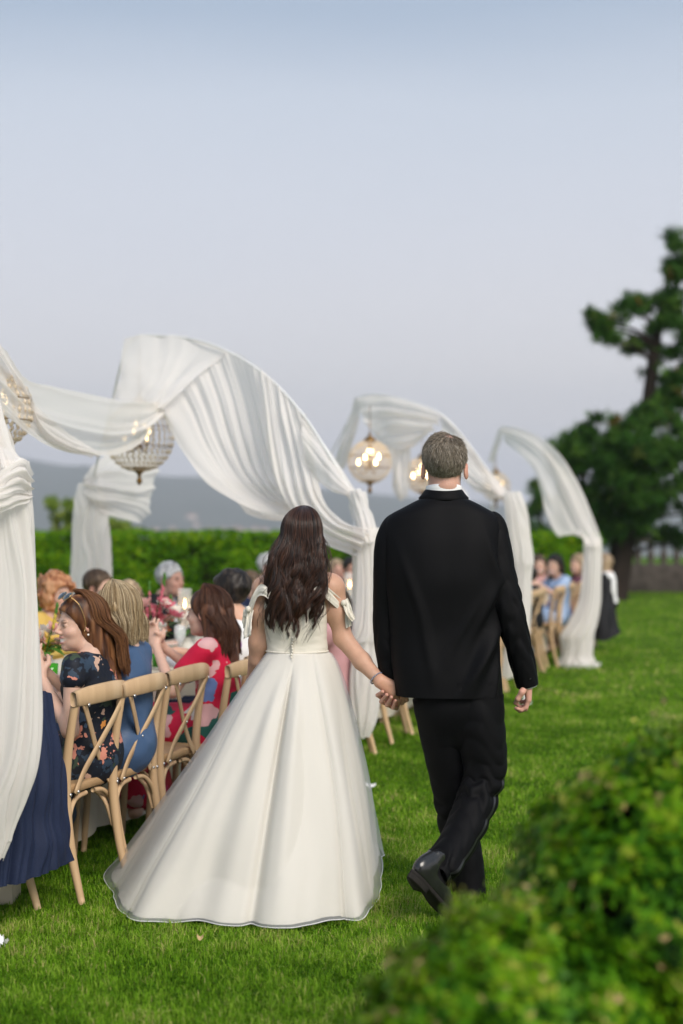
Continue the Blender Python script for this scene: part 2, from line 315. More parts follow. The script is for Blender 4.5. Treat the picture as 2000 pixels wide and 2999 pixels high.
# --- box bushes in front
def box_bush(c, r, label, seed, nl):
    g = np.random.default_rng(seed); root = empty('box_bush', (c[0], c[1], 0)); tag(root, label, 'bush', 'box bushes')
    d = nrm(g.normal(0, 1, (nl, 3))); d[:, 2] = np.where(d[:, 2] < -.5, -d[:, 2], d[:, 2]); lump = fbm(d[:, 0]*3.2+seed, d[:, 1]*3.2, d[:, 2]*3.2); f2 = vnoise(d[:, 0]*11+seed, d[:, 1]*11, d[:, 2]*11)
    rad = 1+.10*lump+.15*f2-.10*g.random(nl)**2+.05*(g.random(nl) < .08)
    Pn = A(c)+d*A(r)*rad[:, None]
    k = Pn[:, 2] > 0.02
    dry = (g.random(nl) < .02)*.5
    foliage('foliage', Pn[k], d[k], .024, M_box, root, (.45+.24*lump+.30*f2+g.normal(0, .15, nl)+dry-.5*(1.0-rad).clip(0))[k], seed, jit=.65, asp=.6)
    V, F = lathe([(1e-3, -1), (.55, -.83), (.9, -.4), (1, 0), (.92, .4), (.7, .72), (.36, .93), (1e-3, 1)], 20); mk('branches', V*A(r)*.80+A(c), F, M_core, root, local=False)  # the closed black core here paints the shade in the bush's holes
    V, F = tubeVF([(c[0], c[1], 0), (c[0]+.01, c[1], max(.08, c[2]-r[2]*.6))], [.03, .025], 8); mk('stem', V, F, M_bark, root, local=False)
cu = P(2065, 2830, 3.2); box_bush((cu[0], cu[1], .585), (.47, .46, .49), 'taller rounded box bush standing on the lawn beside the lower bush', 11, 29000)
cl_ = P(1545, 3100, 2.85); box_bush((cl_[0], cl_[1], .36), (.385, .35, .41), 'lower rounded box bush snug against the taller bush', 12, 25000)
# --- pine
def tufts(cs, n_per, L, seed):
    g = np.random.default_rng(seed); C = []; 
    for (c, r, k) in cs:
        m = max(2, k//9); d = nrm(g.normal(0, 1, (m, 3)))*(g.random(m)**.4*1.08)[:, None]; sc = A(c)+d*A(r); i = g.integers(0, m, int(k*.85)); C.append(sc[i]+g.normal(0, 1, (len(i), 3))*A([.09, .09, .05]))
    C = np.concatenate(C); n = len(C); d = nrm(g.normal(0, 1, (n, n_per, 3))+A([0, 0, .55])); l = L*(.6+.6*g.random((n, n_per, 1)))
    s = nrm(np.cross(d, g.normal(0, 1, d.shape)))*.014; o = C[:, None]+g.normal(0, .03, d.shape)
    V = np.stack([o-s, o+s, o+d*l+s*.6, o+d*l-s*.6], 2).reshape(-1, 3); m = n*n_per
    rn = np.repeat(np.clip(g.normal(.42, .2, n)+(g.random(n) < .03)*.5, 0, 1), n_per*4)
    return V, np.arange(m)[:, None]*4+A([[0, 1, 2, 3]]), rn
def conifer(base, h, tr, clumps, label, seed, group=None, n_per=16, L=.2, lean=.15):
    root = empty('pine_tree', base); tag(root, label, 'tree', group); base = A(base, float)
    top = base+A([lean, .1, h]); tp = np.linspace(0, 1, 9)[:, None]; C = base+(top-base)*tp+A([.12, .1, 0])*np.sin(tp*7+seed)*tp
    V, F = tubeVF(C, tr*(1-.8*tp[:, 0]), 12); mk('trunk', V, F, M_bark, root, local=False)
    for c, r, k in clumps:
        c = A(c); f = np.clip((c[2]-base[2]-.35)/h, .12, .97); a = cr(C, [f])[0]; mid = (a+c)/2+A([0, 0, .1]); pts = cr(A([a, mid, c+A([0, 0, -.05])]), np.linspace(0, 1, 7)); V, F = tubeVF(pts, np.linspace(.06, .015, 7)*min(1, tr*4), 6); mk('limb', V, F, M_bark, root, local=False)
    V, F, rn = tufts(clumps, n_per, L, seed); tag(mk('crown', V, F, M_pine, root, smooth=False, attr={'rnd': rn}, local=False), kind='stuff')
def CL(px, py, rx, ry, Y, k): s = FP/Y; return (P(px, py, Y), (rx/s, max(rx, ry)*.8/s, ry/s), k)
YP = 30.0
cl = [CL(1985, 720, 40, 45, YP, 40), CL(1965, 800, 60, 50, YP, 60), CL(2060, 780, 80, 110, YP, 120), CL(1930, 870, 70, 50, YP, 80), CL(1840, 910, 70, 32, YP-.3, 70), CL(1765, 945, 48, 40, YP-.5, 55), CL(1725, 955, 26, 34, YP-.5, 24), CL(1790, 1000, 34, 22, YP-.5, 20), CL(1880, 1005, 50, 38, YP, 45), CL(1960, 950, 70, 60, YP, 90),
      CL(1950, 1060, 45, 60, YP, 60), CL(2050, 1000, 90, 120, YP, 150), CL(1985, 1130, 60, 50, YP, 60), CL(1960, 1180, 80, 40, YP, 80), CL(2060, 1200, 110, 90, YP, 130),
      CL(1880, 1230, 90, 50, YP, 110), CL(1780, 1270, 80, 48, YP-.6, 110), CL(1690, 1305, 62, 32, YP-.8, 70), CL(1645, 1318, 34, 20, YP-.9, 24), CL(1960, 1290, 130, 80, YP-.5, 200), CL(1840, 1340, 130, 70, YP-1, 200), CL(1740, 1380, 90, 60, YP-1, 120), CL(1730, 1450, 70, 60, YP-.5, 110), CL(1800, 1430, 110, 60, YP-1, 150), CL(1900, 1400, 120, 60, YP-.8, 150), CL(2040, 1380, 110, 80, YP, 150), CL(1760, 1510, 80, 50, YP, 100), CL(1870, 1480, 60, 34, YP, 60), CL(1960, 1480, 40, 22, YP, 25), CL(1940, 1560, 70, 24, YP+1, 40), CL(1860, 1560, 40, 22, YP+1, 25), CL(2060, 1500, 60, 40, YP, 60), CL(1720, 1530, 46, 30, YP, 50), CL(1985, 1590, 50, 20, YP+1, 25), CL(1690, 1470, 55, 45, YP-.6, 90), CL(1665, 1385, 45, 36, YP-.8, 70), CL(1830, 1535, 80, 36, YP-.5, 110), CL(1750, 1555, 60, 30, YP-.5, 80), CL(1880, 1440, 90, 40, YP-1, 130), CL(1930, 1340, 90, 50, YP-1, 130), CL(1800, 1330, 80, 40, YP-1.2, 110), CL(1700, 1350, 60, 36, YP-1, 80)]
bp_ = P(1795, 1760, YP); conifer((bp_[0], YP, -.02), 6.6, .30, cl, 'big dark pine tree with drooping layered branches beside the lawn', 5, n_per=20, L=.19, lean=1.2)
for i, (px, tpy, Y, lab) in enumerate([(1575, 1445, 42, 'small dark conifer behind the hedge with a blunt top'), (1655, 1462, 42, 'small dark conifer behind the hedge nearer the big pine')]):
    b = P(px, 1600, Y); hh = P(px, tpy, Y)[2]
    conifer((b[0], Y, -.02), hh, .12, [((b[0]+dx, Y, z), (rr, rr, .4), 60) for z, rr, dx in ((.7, .62, 0), (1.2, .6, .1), (1.7, .5, -.1), (2.2, .33, .05), (hh-.1, .16, 0))], lab, 30+i, n_per=14, L=.2)
# --- lime-green shrubs behind the hedge
def shrub(px, py, Y, rx, rz, n, label, seed):
    g = np.random.default_rng(seed); c = P(px, py, Y); root = empty('shrub', (c[0], Y, 0)); tag(root, label, 'shrub', 'yellow-green shrubs behind the hedge')
    bl = c+g.normal(0, .55, (14, 3))*A([rx, .4, rz]); bl[:, 2] = np.maximum(bl[:, 2], .9); k = g.integers(0, 14, n); d = nrm(g.normal(0, 1, (n, 3)))
    foliage('crown', bl[k]+d*A([rx*.35, .3, rz*.4])*(g.random(n)**.4)[:, None], d, .1, M_lime, root, g.normal(.5, .2, n), seed)
    for b in bl: V, F = tubeVF(cr(A([[c[0], Y, 0], [(c[0]+b[0])/2, Y, b[2]*.6], b]), np.linspace(0, 1, 6)), np.linspace(.03, .008, 6), 6); mk('stem', V, F, M_bark, root, local=False)
shrub(205, 1515, 27.6, .42, .36, 1500, 'yellow-green shrub poking above the hedge, the taller one', 41)
shrub(345, 1545, 27.9, .36, .2, 900, 'low yellow-green shrub just topping the hedge beside the taller one', 42)
# --- stone balustrade at the end of the lawn
bal = empty('balustrade', (8, 34, 0)); tag(bal, 'stone balustrade coloured dark as in shade at the end of the lawn under the pine', 'balustrade')
bevbox('base_wall', (1.0, 0, .31), (9, .5, .66), M_stone, bal, .02); bevbox('rail', (1.0, 0, 1.22), (9, .34, .14), M_stone, bal, .02)
V, F = lathe([(.09, 0), (.09, .04), (.05, .06), (.085, .16), (.09, .22), (.055, .33), (.045, .42), (.07, .46), (.08, .52)], 12)
b0 = mk('baluster', V, F, M_stone, bal); b0.location = (-3.4, 0, .635)
for i in range(1, 29): b = b0.copy(); link(b, bal); b.location = (-3.4+.31*i, 0, .635)
# --- pale houses on the far slope
M_house = mat('pale_wall', (.75, .55, .48), .8, (.8, .68, .6), nscale=.05); M_roof = mat('clay_roof', (.32, .14, .09), .8); M_win = mat('window_glass', (.05, .06, .08), .2)
hl = [(655, 1560), (690, 1556), (705, 1563), (745, 1558), (772, 1561), (1000, 1550), (575, 1545), (610, 1562), (560, 1520), (505, 1557), (455, 1562), (1480, 1553)]
for i, (px, py) in enumerate(hl):
    d = A([(px-CX)/FP, 1, -(py-HY)/FP])
    for Y in np.linspace(1400, 3400, 400):
        if hill_h(d[0]*Y, Y) > H+d[2]*Y: break
    loc = A([0, 0, H])+d*Y; r = empty('far_house', (loc[0], loc[1], loc[2]-2)); tag(r, 'tiny pale house with a clay roof on the far hazy slope', 'house', 'houses on the far slope')
    wd = 9+4*((i*7) % 3); mk('wall', *boxVF((0, 0, 3.5), (wd, 8, 9)), M_house, r, smooth=False)
    mk('roof', [(-wd/2-.6, -4.6, 8), (wd/2+.6, -4.6, 8), (wd/2+.6, 4.6, 8), (-wd/2-.6, 4.6, 8), (-wd/2-.6, 0, 10.6), (wd/2+.6, 0, 10.6)], [A([[0, 1, 5, 4], [2, 3, 4, 5], [0, 3, 2, 1]]), A([[0, 4, 3], [1, 2, 5]])], M_roof, r, smooth=False)
    for wx in (-wd*.28, wd*.28): mk('window', *boxVF((wx, -4.0, 4.5), (1.4, .2, 2)), M_win, r, smooth=False)
# ================================================================ draped arches over the table, chandeliers, table, chairs
M_cloth = mat('sheer_white_cloth', (.95, .915, .88), .75, bump=.0004, bscale=260, nscale=200, sheen=.1, trans=.46, spec=.08, alpha=.80)
M_post = mat('white_steel', (.75, .75, .73), .45, spec=.4)
U2 = A([.339, .941, 0.]); W2 = A([-.941, .339, 0.])          # along the table, and from the near chairs towards it
ROW = A([-1.07, 6.27, 0.])                                   # chair back line of the near row at t = 0
def at(t, w=0., z=0.): return ROW+U2*t+W2*w+A([0, 0, z])
def fold(x): return np.abs(np.sin(PI*x))**.75*2-1
def sheet(name, ctrl, nu, nv, parent, freq=5., amp=.03, seed=0, mt=None, along=0, fine=.18, edge=1.0, hang=False):
    """cloth panel through control points (photo pixel + depth); folds run along the rows (along=0) or the columns"""
    c = [[P(*q) for q in r] for r in ctrl]; G = patch(c, nu, nv); N = gnormal(G)
    u = np.linspace(0, 1, nu)[:, None]; v = np.linspace(0, 1, nv)[None]
    if along: u, v = np.broadcast_to(v, (nu, nv)), np.broadcast_to(u, (nu, nv))
    w_ = v+(.45/max(freq, 1))*vnoise(u*1.6+seed, v*2.2)+.02*vnoise(u*5, v*2+seed)+(.55/max(freq, 1))*vnoise(v*freq*.6+seed*3.1)
    a = amp*(.75+.75*vnoise(v*4+seed, u*1.5)); D = a*fold(w_*freq+seed)+fine*amp*np.sin(2*PI*(w_*freq*2.7+.5*vnoise(u*3+seed, v*2)))+.5*amp*vnoise(u*6+seed, v*7)
    G = G+N*D[..., None]*edge
    return mk(name, G.reshape(-1, 3), gridF(nu, nv), mt or M_cloth, parent, local=False)
def column(name, prof, Y, parent, freq=9, amp=.16, seed=0, nz=90, na=110, mt=None, depth=.8, pole=None):
    """cloth gathered round a post: rows (px, py, half width px)"""
    pr = cr(A(prof, float), np.linspace(0, 1, nz)); a = np.linspace(0, 2*PI, na, endpoint=False); s = FP/Y
    C = np.stack([P(p[0], p[1], Y) for p in pr]); R = pr[:, 2]/s; t = np.linspace(0, 1, nz)[:, None]
    ph = a[None]/(2*PI)*freq+.5*vnoise(t*3+seed, np.cos(a)[None]*1.5)+.25*vnoise(t*7, np.sin(a)[None]*2+seed)
    rr = R[:, None]*(1+amp*fold(ph)+amp*.45*np.sin(2*PI*(ph*2.3+t*.6)))
    G = C[:, None]+np.stack([rr*np.cos(a), rr*np.sin(a)*depth, np.zeros_like(rr)], -1)
    G[..., 2] += .02*vnoise(a[None]*2+seed, t*3)*(t > .9)
    return mk(name, G.reshape(-1, 3), gridF(nz, na, cv=True), mt or M_cloth, parent, local=False)
def arch(label, hoop, feet):
    c = A([P(*q) for q in hoop]); base = (c[0]+c[-1])/2; base[2] = 0; root = empty('fabric_arch', base); tag(root, label, 'arch', 'draped fabric arches over the table')
    V, F = tubeVF(cr(c, np.linspace(0, 1, 48)), .008, 10); mk('hoop', V, F, M_post, root, local=False)
    for q in (c[0], c[-1]):
        V, F = tubeVF([(q[0], q[1], 0), (q[0], q[1], q[2])], .018, 10); mk('post', V, F, M_post, root, local=False)
    for q in (c[0], c[-1]): V, F = lathe([(1e-3, .012), (.05, .012), (.055, .008), (.055, -.01)], 20, (q[0], q[1], 0)); mk('foot_plate', V, F, M_post, root, local=False)
    return root
# --- arch with its right post behind the bride
a2 = arch('white draped fabric arch whose post stands behind the bride, with a long swag', [(265, 1440, 11.6), (290, 1330, 11.3), (328, 1180, 10.9), (356, 1060, 10.75), (392, 990, 10.65), (510, 986, 10.4), (630, 1012, 10.05), (770, 1092, 9.7), (880, 1205, 9.4), (960, 1325, 9.15), (1028, 1445, 8.95), (1040, 1565, 8.75)], 0)
sheet('drape', [[(362, 990, 10.7), (450, 981, 10.55), (560, 991, 10.3), (668, 1032, 10.0)], [(355, 1050, 10.3), (430, 1052, 10.2), (520, 1070, 10.1), (600, 1086, 10.0)], [(350, 1110, 10.15), (410, 1118, 10.05), (480, 1132, 10.0), (540, 1138, 9.98)], [(330, 1166, 10.1), (390, 1180, 10.0), (440, 1193, 9.98), (478, 1196, 9.98)]], 44, 50, a2, 3, .012, 1)
sheet('drape', [[(474, 1192, 10.1), (570, 1108, 10.05), (665, 1030, 10.0), (770, 1086, 9.75)], [(500, 1262, 10.0), (600, 1190, 10.0), (700, 1140, 9.95), (785, 1180, 9.75)], [(548, 1340, 9.85), (640, 1300, 9.9), (730, 1270, 9.85), (800, 1300, 9.7)], [(620, 1425, 9.7), (700, 1400, 9.8), (770, 1385, 9.75), (825, 1400, 9.6)], [(730, 1485, 9.5), (780, 1470, 9.6), (825, 1460, 9.55), (865, 1460, 9.45)], [(862, 1510, 9.3), (885, 1504, 9.35), (905, 1498, 9.3), (925, 1490, 9.25)]], 90, 130, a2, 7, .022, 2)
sheet('drape', [[(690, 1470, 9.75), (770, 1472, 9.8), (840, 1470, 9.7)], [(740, 1512, 9.7), (810, 1510, 9.75), (870, 1500, 9.6)], [(850, 1530, 9.5), (890, 1530, 9.5), (930, 1525, 9.4)]], 30, 40, a2, 2, .012, 3)
sheet('drape', [[(764, 1080, 9.72), (810, 1122, 9.6), (850, 1167, 9.5), (892, 1217, 9.38)], [(776, 1200, 9.6), (825, 1230, 9.5), (870, 1262, 9.4), (912, 1295, 9.3)], [(793, 1340, 9.5), (845, 1362, 9.35), (890, 1377, 9.25), (928, 1388, 9.15)], [(838, 1462, 9.3), (880, 1467, 9.15), (915, 1470, 9.05), (948, 1468, 9.0)], [(930, 1568, 9.0), (952, 1553, 8.9), (977, 1538, 8.85), (1003, 1524, 8.8)], [(1050, 1625, 8.75), (1062, 1603, 8.66), (1074, 1582, 8.64), (1086, 1560, 8.66)]], 90, 110, a2, 5.5, .03, 4)
sheet('drape', [[(884, 1205, 9.42), (940, 1288, 9.25), (985, 1360, 9.1), (1040, 1445, 8.95)], [(886, 1290, 9.25), (935, 1348, 9.1), (978, 1398, 8.98), (1038, 1452, 8.9)], [(906, 1378, 9.2), (940, 1420, 9.1), (980, 1442, 9.0), (1036, 1460, 8.9)]], 40, 60, a2, 2.5, .014, 5, along=1)
sheet('drape', [[(1016, 1440, 8.95), (1030, 1436, 8.88), (1046, 1436, 8.85), (1062, 1444, 8.9)], [(1032, 1490, 8.9), (1048, 1484, 8.8), (1066, 1482, 8.8), (1080, 1490, 8.85)], [(1048, 1545, 8.8), (1064, 1538, 8.7), (1082, 1536, 8.7), (1096, 1542, 8.75)], [(1056, 1585, 8.72), (1070, 1590, 8.64), (1086, 1590, 8.64), (1100, 1580, 8.7)]], 40, 40, a2, 4, .018, 6)
column('drape', [(1080, 1545, 26), (1080, 1600, 30), (1082, 1700, 32), (1080, 1800, 36), (1078, 1868, 42), (1076, 1900, 36), (1070, 2000, 40), (1066, 2100, 34), (1064, 2160, 16)], 8.74, a2, 8, .17, 3)
sheet('drape', [[(248, 1400, 11.55), (246, 1425, 11.5), (250, 1460, 11.5)], [(285, 1345, 11.6), (290, 1425, 11.4), (296, 1500, 11.5)], [(345, 1315, 11.8), (345, 1420, 11.55), (345, 1516, 11.6)], [(410, 1325, 12.0), (405, 1430, 11.75), (398, 1530, 11.75)], [(463, 1330, 12.2), (452, 1430, 12.0), (424, 1532, 11.9)]], 60, 60, a2, 4, .03, 7)
column('drape', [(262, 1415, 28), (265, 1470, 40), (266, 1520, 44), (267, 1600, 49), (266, 1700, 52), (264, 1850, 56), (262, 1920, 58)], 11.58, a2, 8, .16, 5)
# --- near arch, only its right limb and its swag show
a1 = arch('white draped fabric arch beside the navy jacket, its post wrapped in a long drape', [(-1050, 1330, 7.9), (-1040, 1050, 7.6), (-980, 830, 7.35), (-760, 700, 6.9), (-420, 760, 6.2), (-190, 960, 5.7), (-90, 1160, 5.42), (-50, 1360, 5.3)], 0)
sheet('drape', [[(-330, 800, 6.6), (-300, 940, 6.5), (-260, 1100, 6.4)], [(-140, 900, 7.0), (-120, 1010, 6.9), (-90, 1150, 6.85)], [(0, 1020, 7.5), (0, 1110, 7.3), (10, 1215, 7.3)], [(64, 1106, 7.9), (80, 1180, 7.6), (90, 1280, 7.6)], [(150, 1126, 8.4), (160, 1215, 8.0), (170, 1318, 8.0)], [(250, 1150, 9.0), (255, 1235, 8.6), (262, 1334, 8.6)], [(340, 1172, 9.5), (345, 1250, 9.2), (350, 1328, 9.2)], [(420, 1182, 9.9), (425, 1235, 9.7), (424, 1285, 9.7)], [(480, 1187, 10.1), (478, 1195, 10.1), (476, 1204, 10.1)]], 120, 60, a1, 2.4, .03, 11)
sheet('drape', [[(-20, 985, 7.4), (0, 1020, 7.35), (30, 1070, 7.4)], [(40, 1090, 7.55), (62, 1120, 7.5), (84, 1160, 7.55)], [(110, 1205, 7.75), (125, 1240, 7.7), (120, 1275, 7.8)], [(190, 1272, 8.1), (205, 1300, 8.05), (190, 1320, 8.2)], [(270, 1312, 8.5), (285, 1326, 8.5), (270, 1336, 8.6)]], 70, 24, a1, 1.5, .02, 12)
sheet('drape', [[(-300, 860, 5.75), (-200, 900, 5.7), (-120, 980, 5.68)], [(-200, 1000, 5.6), (-110, 1040, 5.5), (-40, 1110, 5.5)], [(-140, 1120, 5.45), (-60, 1160, 5.36), (6, 1205, 5.4)], [(-100, 1230, 5.38), (-30, 1270, 5.24), (40, 1290, 5.3)], [(-70, 1340, 5.3), (0, 1375, 5.18), (78, 1362, 5.26)]], 90, 60, a1, 4, .03, 13)
sheet('drape', [[(-90, 1330, 5.2), (-30, 1400, 5.12), (60, 1340, 5.2), (84, 1390, 5.3)], [(-80, 1420, 5.18), (-20, 1450, 5.08), (50, 1430, 5.16), (90, 1440, 5.3)], [(-80, 1560, 5.16), (-40, 1520, 5.1), (30, 1480, 5.16), (86, 1460, 5.28)]], 40, 60, a1, 4.5, .02, 14, along=1)
column('drape', [(6, 1350, 68), (6, 1430, 72), (10, 1550, 77), (14, 1700, 83), (16, 1850, 89), (18, 2000, 92), (15, 2150, 92), (6, 2260, 88), (-10, 2340, 78), (-24, 2420, 62), (-28, 2470, 52), (-30, 2520, 36)], 5.28, a1, 9, .13, 7, nz=130, na=170)
# --- third and fourth arches
a3 = arch('white draped fabric arch rising behind the man, two glowing globes under it', [(925, 1420, 15.2), (985, 1300, 14.9), (1030, 1215, 14.6), (1055, 1163, 14.3), (1120, 1158, 14.0), (1200, 1176, 13.7), (1290, 1212, 13.4), (1350, 1272, 13.2), (1405, 1345, 13.0), (1455, 1415, 12.85), (1495, 1480, 12.75), (1525, 1560, 12.65), (1538, 1640, 12.6)], 0)
sheet('drape', [[(1036, 1180, 14.4), (1048, 1162, 14.3), (1062, 1185, 14.2)], [(1018, 1240, 14.55), (1034, 1225, 14.4), (1052, 1240, 14.35)], [(996, 1300, 14.7), (1012, 1300, 14.5), (1032, 1296, 14.5)], [(972, 1370, 14.9), (992, 1370, 14.7), (1010, 1366, 14.7)]], 40, 24, a3, 2.5, .03, 21)
sheet('drape', [[(1046, 1163, 14.3), (1110, 1156, 14.05), (1190, 1172, 13.7), (1292, 1212, 13.4)], [(1056, 1205, 14.1), (1112, 1215, 13.9), (1190, 1225, 13.6), (1284, 1236, 13.35)], [(1074, 1245, 14.0), (1122, 1270, 13.85), (1190, 1275, 13.6), (1268, 1256, 13.35)], [(1112, 1296, 13.95), (1150, 1326, 13.8), (1195, 1320, 13.6), (1250, 1270, 13.4)]], 50, 80, a3, 4, .03, 22, along=1)
sheet('drape', [[(1140, 1300, 13.8), (1170, 1318, 13.7), (1206, 1300, 13.6)], [(1146, 1360, 13.8), (1172, 1370, 13.7), (1204, 1360, 13.65)], [(1152, 1420, 13.8), (1174, 1430, 13.7), (1198, 1420, 13.7)], [(1166, 1456, 13.8), (1178, 1462, 13.75), (1188, 1452, 13.75)]], 40, 26, a3, 3, .025, 23)
sheet('drape', [[(1284, 1205, 13.42), (1300, 1280, 13.3), (1310, 1350, 13.2)], [(1340, 1258, 13.22), (1345, 1330, 13.05), (1350, 1400, 13.0)], [(1400, 1336, 13.02), (1400, 1390, 12.9), (1396, 1440, 12.85)], [(1452, 1408, 12.86), (1450, 1430, 12.75), (1446, 1448, 12.75)], [(1500, 1470, 12.75), (1490, 1470, 12.65), (1478, 1460, 12.66)]], 70, 50, a3, 4, .035, 24)
column('drape', [(1500, 1440, 22), (1512, 1500, 27), (1522, 1580, 27), (1530, 1640, 27), (1532, 1675, 22), (1530, 1760, 22), (1520, 1850, 26), (1506, 1920, 26), (1494, 1985, 22)], 12.6, a3, 7, .17, 9)
sheet('drape', [[(1240, 1420, 15.2), (1290, 1400, 15.1), (1345, 1420, 15.0)], [(1250, 1480, 15.1), (1300, 1480, 14.9), (1372, 1460, 14.9)], [(1262, 1560, 15.1), (1300, 1570, 14.9), (1350, 1550, 14.9)]], 30, 40, a3, 4, .03, 25)
a4 = arch('white draped fabric arch nearest the pine tree, its drape puddled on the grass', [(1440, 1480, 18.6), (1444, 1380, 18.3), (1455, 1300, 18.0), (1472, 1252, 17.7), (1535, 1264, 17.3), (1592, 1297, 17.0), (1642, 1347, 16.7), (1690, 1420, 16.5), (1722, 1500, 16.3), (1728, 1600, 16.1)], 0)
sheet('drape', [[(1466, 1246, 17.7), (1470, 1270, 17.6), (1476, 1298, 17.6)], [(1532, 1258, 17.3), (1526, 1290, 17.2), (1512, 1322, 17.2)], [(1592, 1292, 17.0), (1580, 1330, 16.85), (1560, 1372, 16.85)], [(1645, 1343, 16.7), (1618, 1390, 16.55), (1584, 1440, 16.6)], [(1694, 1418, 16.5), (1655, 1465, 16.3), (1602, 1506, 16.4)], [(1730, 1500, 16.3), (1690, 1540, 16.1), (1636, 1572, 16.2)], [(1754, 1570, 16.1), (1724, 1572, 16.0), (1688, 1556, 16.05)], [(1758, 1605, 16.05), (1734, 1600, 15.95), (1712, 1594, 16.0)]], 100, 44, a4, 2.4, .035, 31)
sheet('drape', [[(1460, 1252, 17.75), (1476, 1262, 17.65)], [(1446, 1300, 17.9), (1462, 1310, 17.8)], [(1430, 1350, 18.1), (1446, 1352, 18.0)]], 24, 12, a4, 2, .02, 32)
column('drape', [(1736, 1575, 22), (1736, 1610, 22), (1734, 1680, 24), (1728, 1760, 28), (1710, 1820, 36), (1692, 1860, 42), (1692, 1885, 40), (1690, 1920, 40), (1690, 1948, 54)], 16.1, a4, 7, .17, 10)
sheet('drape', [[(1640, 1935, 16.2), (1690, 1925, 16.1), (1735, 1936, 16.05), (1760, 1942, 16.05)], [(1645, 1948, 15.95), (1690, 1944, 15.9), (1735, 1948, 15.9), (1757, 1950, 15.95)], [(1650, 1956, 15.8), (1690, 1957, 15.75), (1730, 1956, 15.8), (1752, 1955, 15.85)]], 16, 40, a4, 4, .02, 33)
# ---------------------------------------------------------------- globe chandeliers
M_brass = mat('aged_brass', (.30, .17, .05), .4, (.18, .10, .03), nscale=30, metal=.9, spec=.5)
M_crys = mat('crystal', (.95, .86, .72), .2, spec=.6, trans=.55, alpha=.9); M_bulb = emit('lit_bulb', (1, .70, .34), 12); M_dim = emit('dim_bulb', (1, .72, .38), 2.6); M_cand = mat('candle_sleeve', (.8, .74, .6), .5)
def bicone(w_, h_): return A([(0, 0, h_), (w_, 0, 0), (0, w_, 0), (-w_, 0, 0), (0, -w_, 0), (0, 0, -h_)]), A([[0, 1, 2], [0, 2, 3], [0, 3, 4], [0, 4, 1], [5, 2, 1], [5, 3, 2], [5, 4, 3], [5, 1, 4]])
def chandelier(px, py, Y, R, label, ch=.5, lit=True):
    c = P(px, py, Y); root = empty('globe_chandelier', c); tag(root, label, 'chandelier', 'crystal globe chandeliers')
    m = MB(); bv, bf = bicone(1, 1)
    for j, ph in enumerate(np.linspace(.16, PI-.12, 15)):
        rr = R*math.sin(ph); zz = R*1.02*math.cos(ph); k = 30
        hgt = R*1.02*abs(math.cos(ph)-math.cos(ph+.2))*.5+.004
        for i in range(k):
            a = 2*PI*i/k; w_ = min(.0135, rr*PI/k*.92); d = A([math.cos(a), math.sin(a), 0]); th = A([-d[1], d[0], 0]); me = A([d[0]*math.cos(ph), d[1]*math.cos(ph), -math.sin(ph)]); no = A([d[0]*math.sin(ph), d[1]*math.sin(ph), math.cos(ph)])
            m.add(A([d[0]*rr, d[1]*rr, zz])+bv[:, 0:1]*th*w_+bv[:, 1:2]*no*w_*.7+bv[:, 2:3]*me*R*.098, bf)
    tag(m.obj('crystal_beads', M_crys, root, smooth=False), kind='stuff')
    for ph in (.35, PI/2-.28, PI/2+.28, PI-.42):
        a = np.linspace(0, 2*PI, 41)[:-1]; ring = np.stack([R*1.01*math.sin(ph)*np.cos(a), R*1.01*math.sin(ph)*np.sin(a), 0*a+R*1.02*math.cos(ph)], -1)
        q = np.r_[ring, ring[:1]]; mk('ring', *tubeVF(q, .003, 6, cap=False), M_brass, root)
    mk('finial', *lathe([(.055, .03), (.05, .012), (.03, -.01), (.014, -.022), (.011, -.05), (.02, -.06), (.022, -.075), (.01, -.095), (1e-3, -.105)], 16, (0, 0, -R*1.0)), M_brass, root)
    mk('top_cap', *lathe([(1e-3, .075), (.012, .07), (.014, .04), (.045, .02), (.06, 0), (.05, -.02)], 16, (0, 0, R*1.02)), M_brass, root)
    mk('chain', *tubeVF([(0, 0, R+.06), (0, 0, R+ch)], .004, 6), M_brass, root)
    mk('stem', *tubeVF([(0, 0, R), (0, 0, -.06)], .008, 8), M_brass, root)
    for i in range(6):
        a = 2*PI*i/6+.3; x, y = (.06+.05*(i % 2))*math.cos(a), (.06+.05*(i % 2))*math.sin(a); dz_ = .05*((i*2) % 3)-.04
        ar = mk('arm', *tubeVF(cr(A([(0, 0, -.05), (x*.5, y*.5, -.09+dz_*.5), (x, y, -.05+dz_)]), np.linspace(0, 1, 7)), .005, 6), M_brass, root)
        mk('candle_sleeve', *tubeVF([(x, y, -.05+dz_), (x, y, .01+dz_)], .009, 8), M_cand, ar)
        mk('bulb', *lathe([(.004, .01), (.011, .025), (.012, .035), (.006, .055), (1e-3, .066)], 10, (x, y, dz_)), M_bulb if lit else M_dim, ar)
chandelier(408, 1280, 10.42, .25, 'crystal globe chandelier half wrapped by the near swag', .42, False)
chandelier(-18, 1200, 7.6, .205, 'crystal globe chandelier beside the near arch, partly behind its drape', .2, False)
chandelier(1083, 1352, 13.4, .2, 'brightly glowing crystal globe beside the hanging tail of cloth', .33)
chandelier(1238, 1392, 15.3, .19, 'glowing crystal globe close behind the head of the man', .3)
chandelier(1452, 1425, 19.4, .19, 'crystal globe chandelier half hidden by the third arch', .25, False)
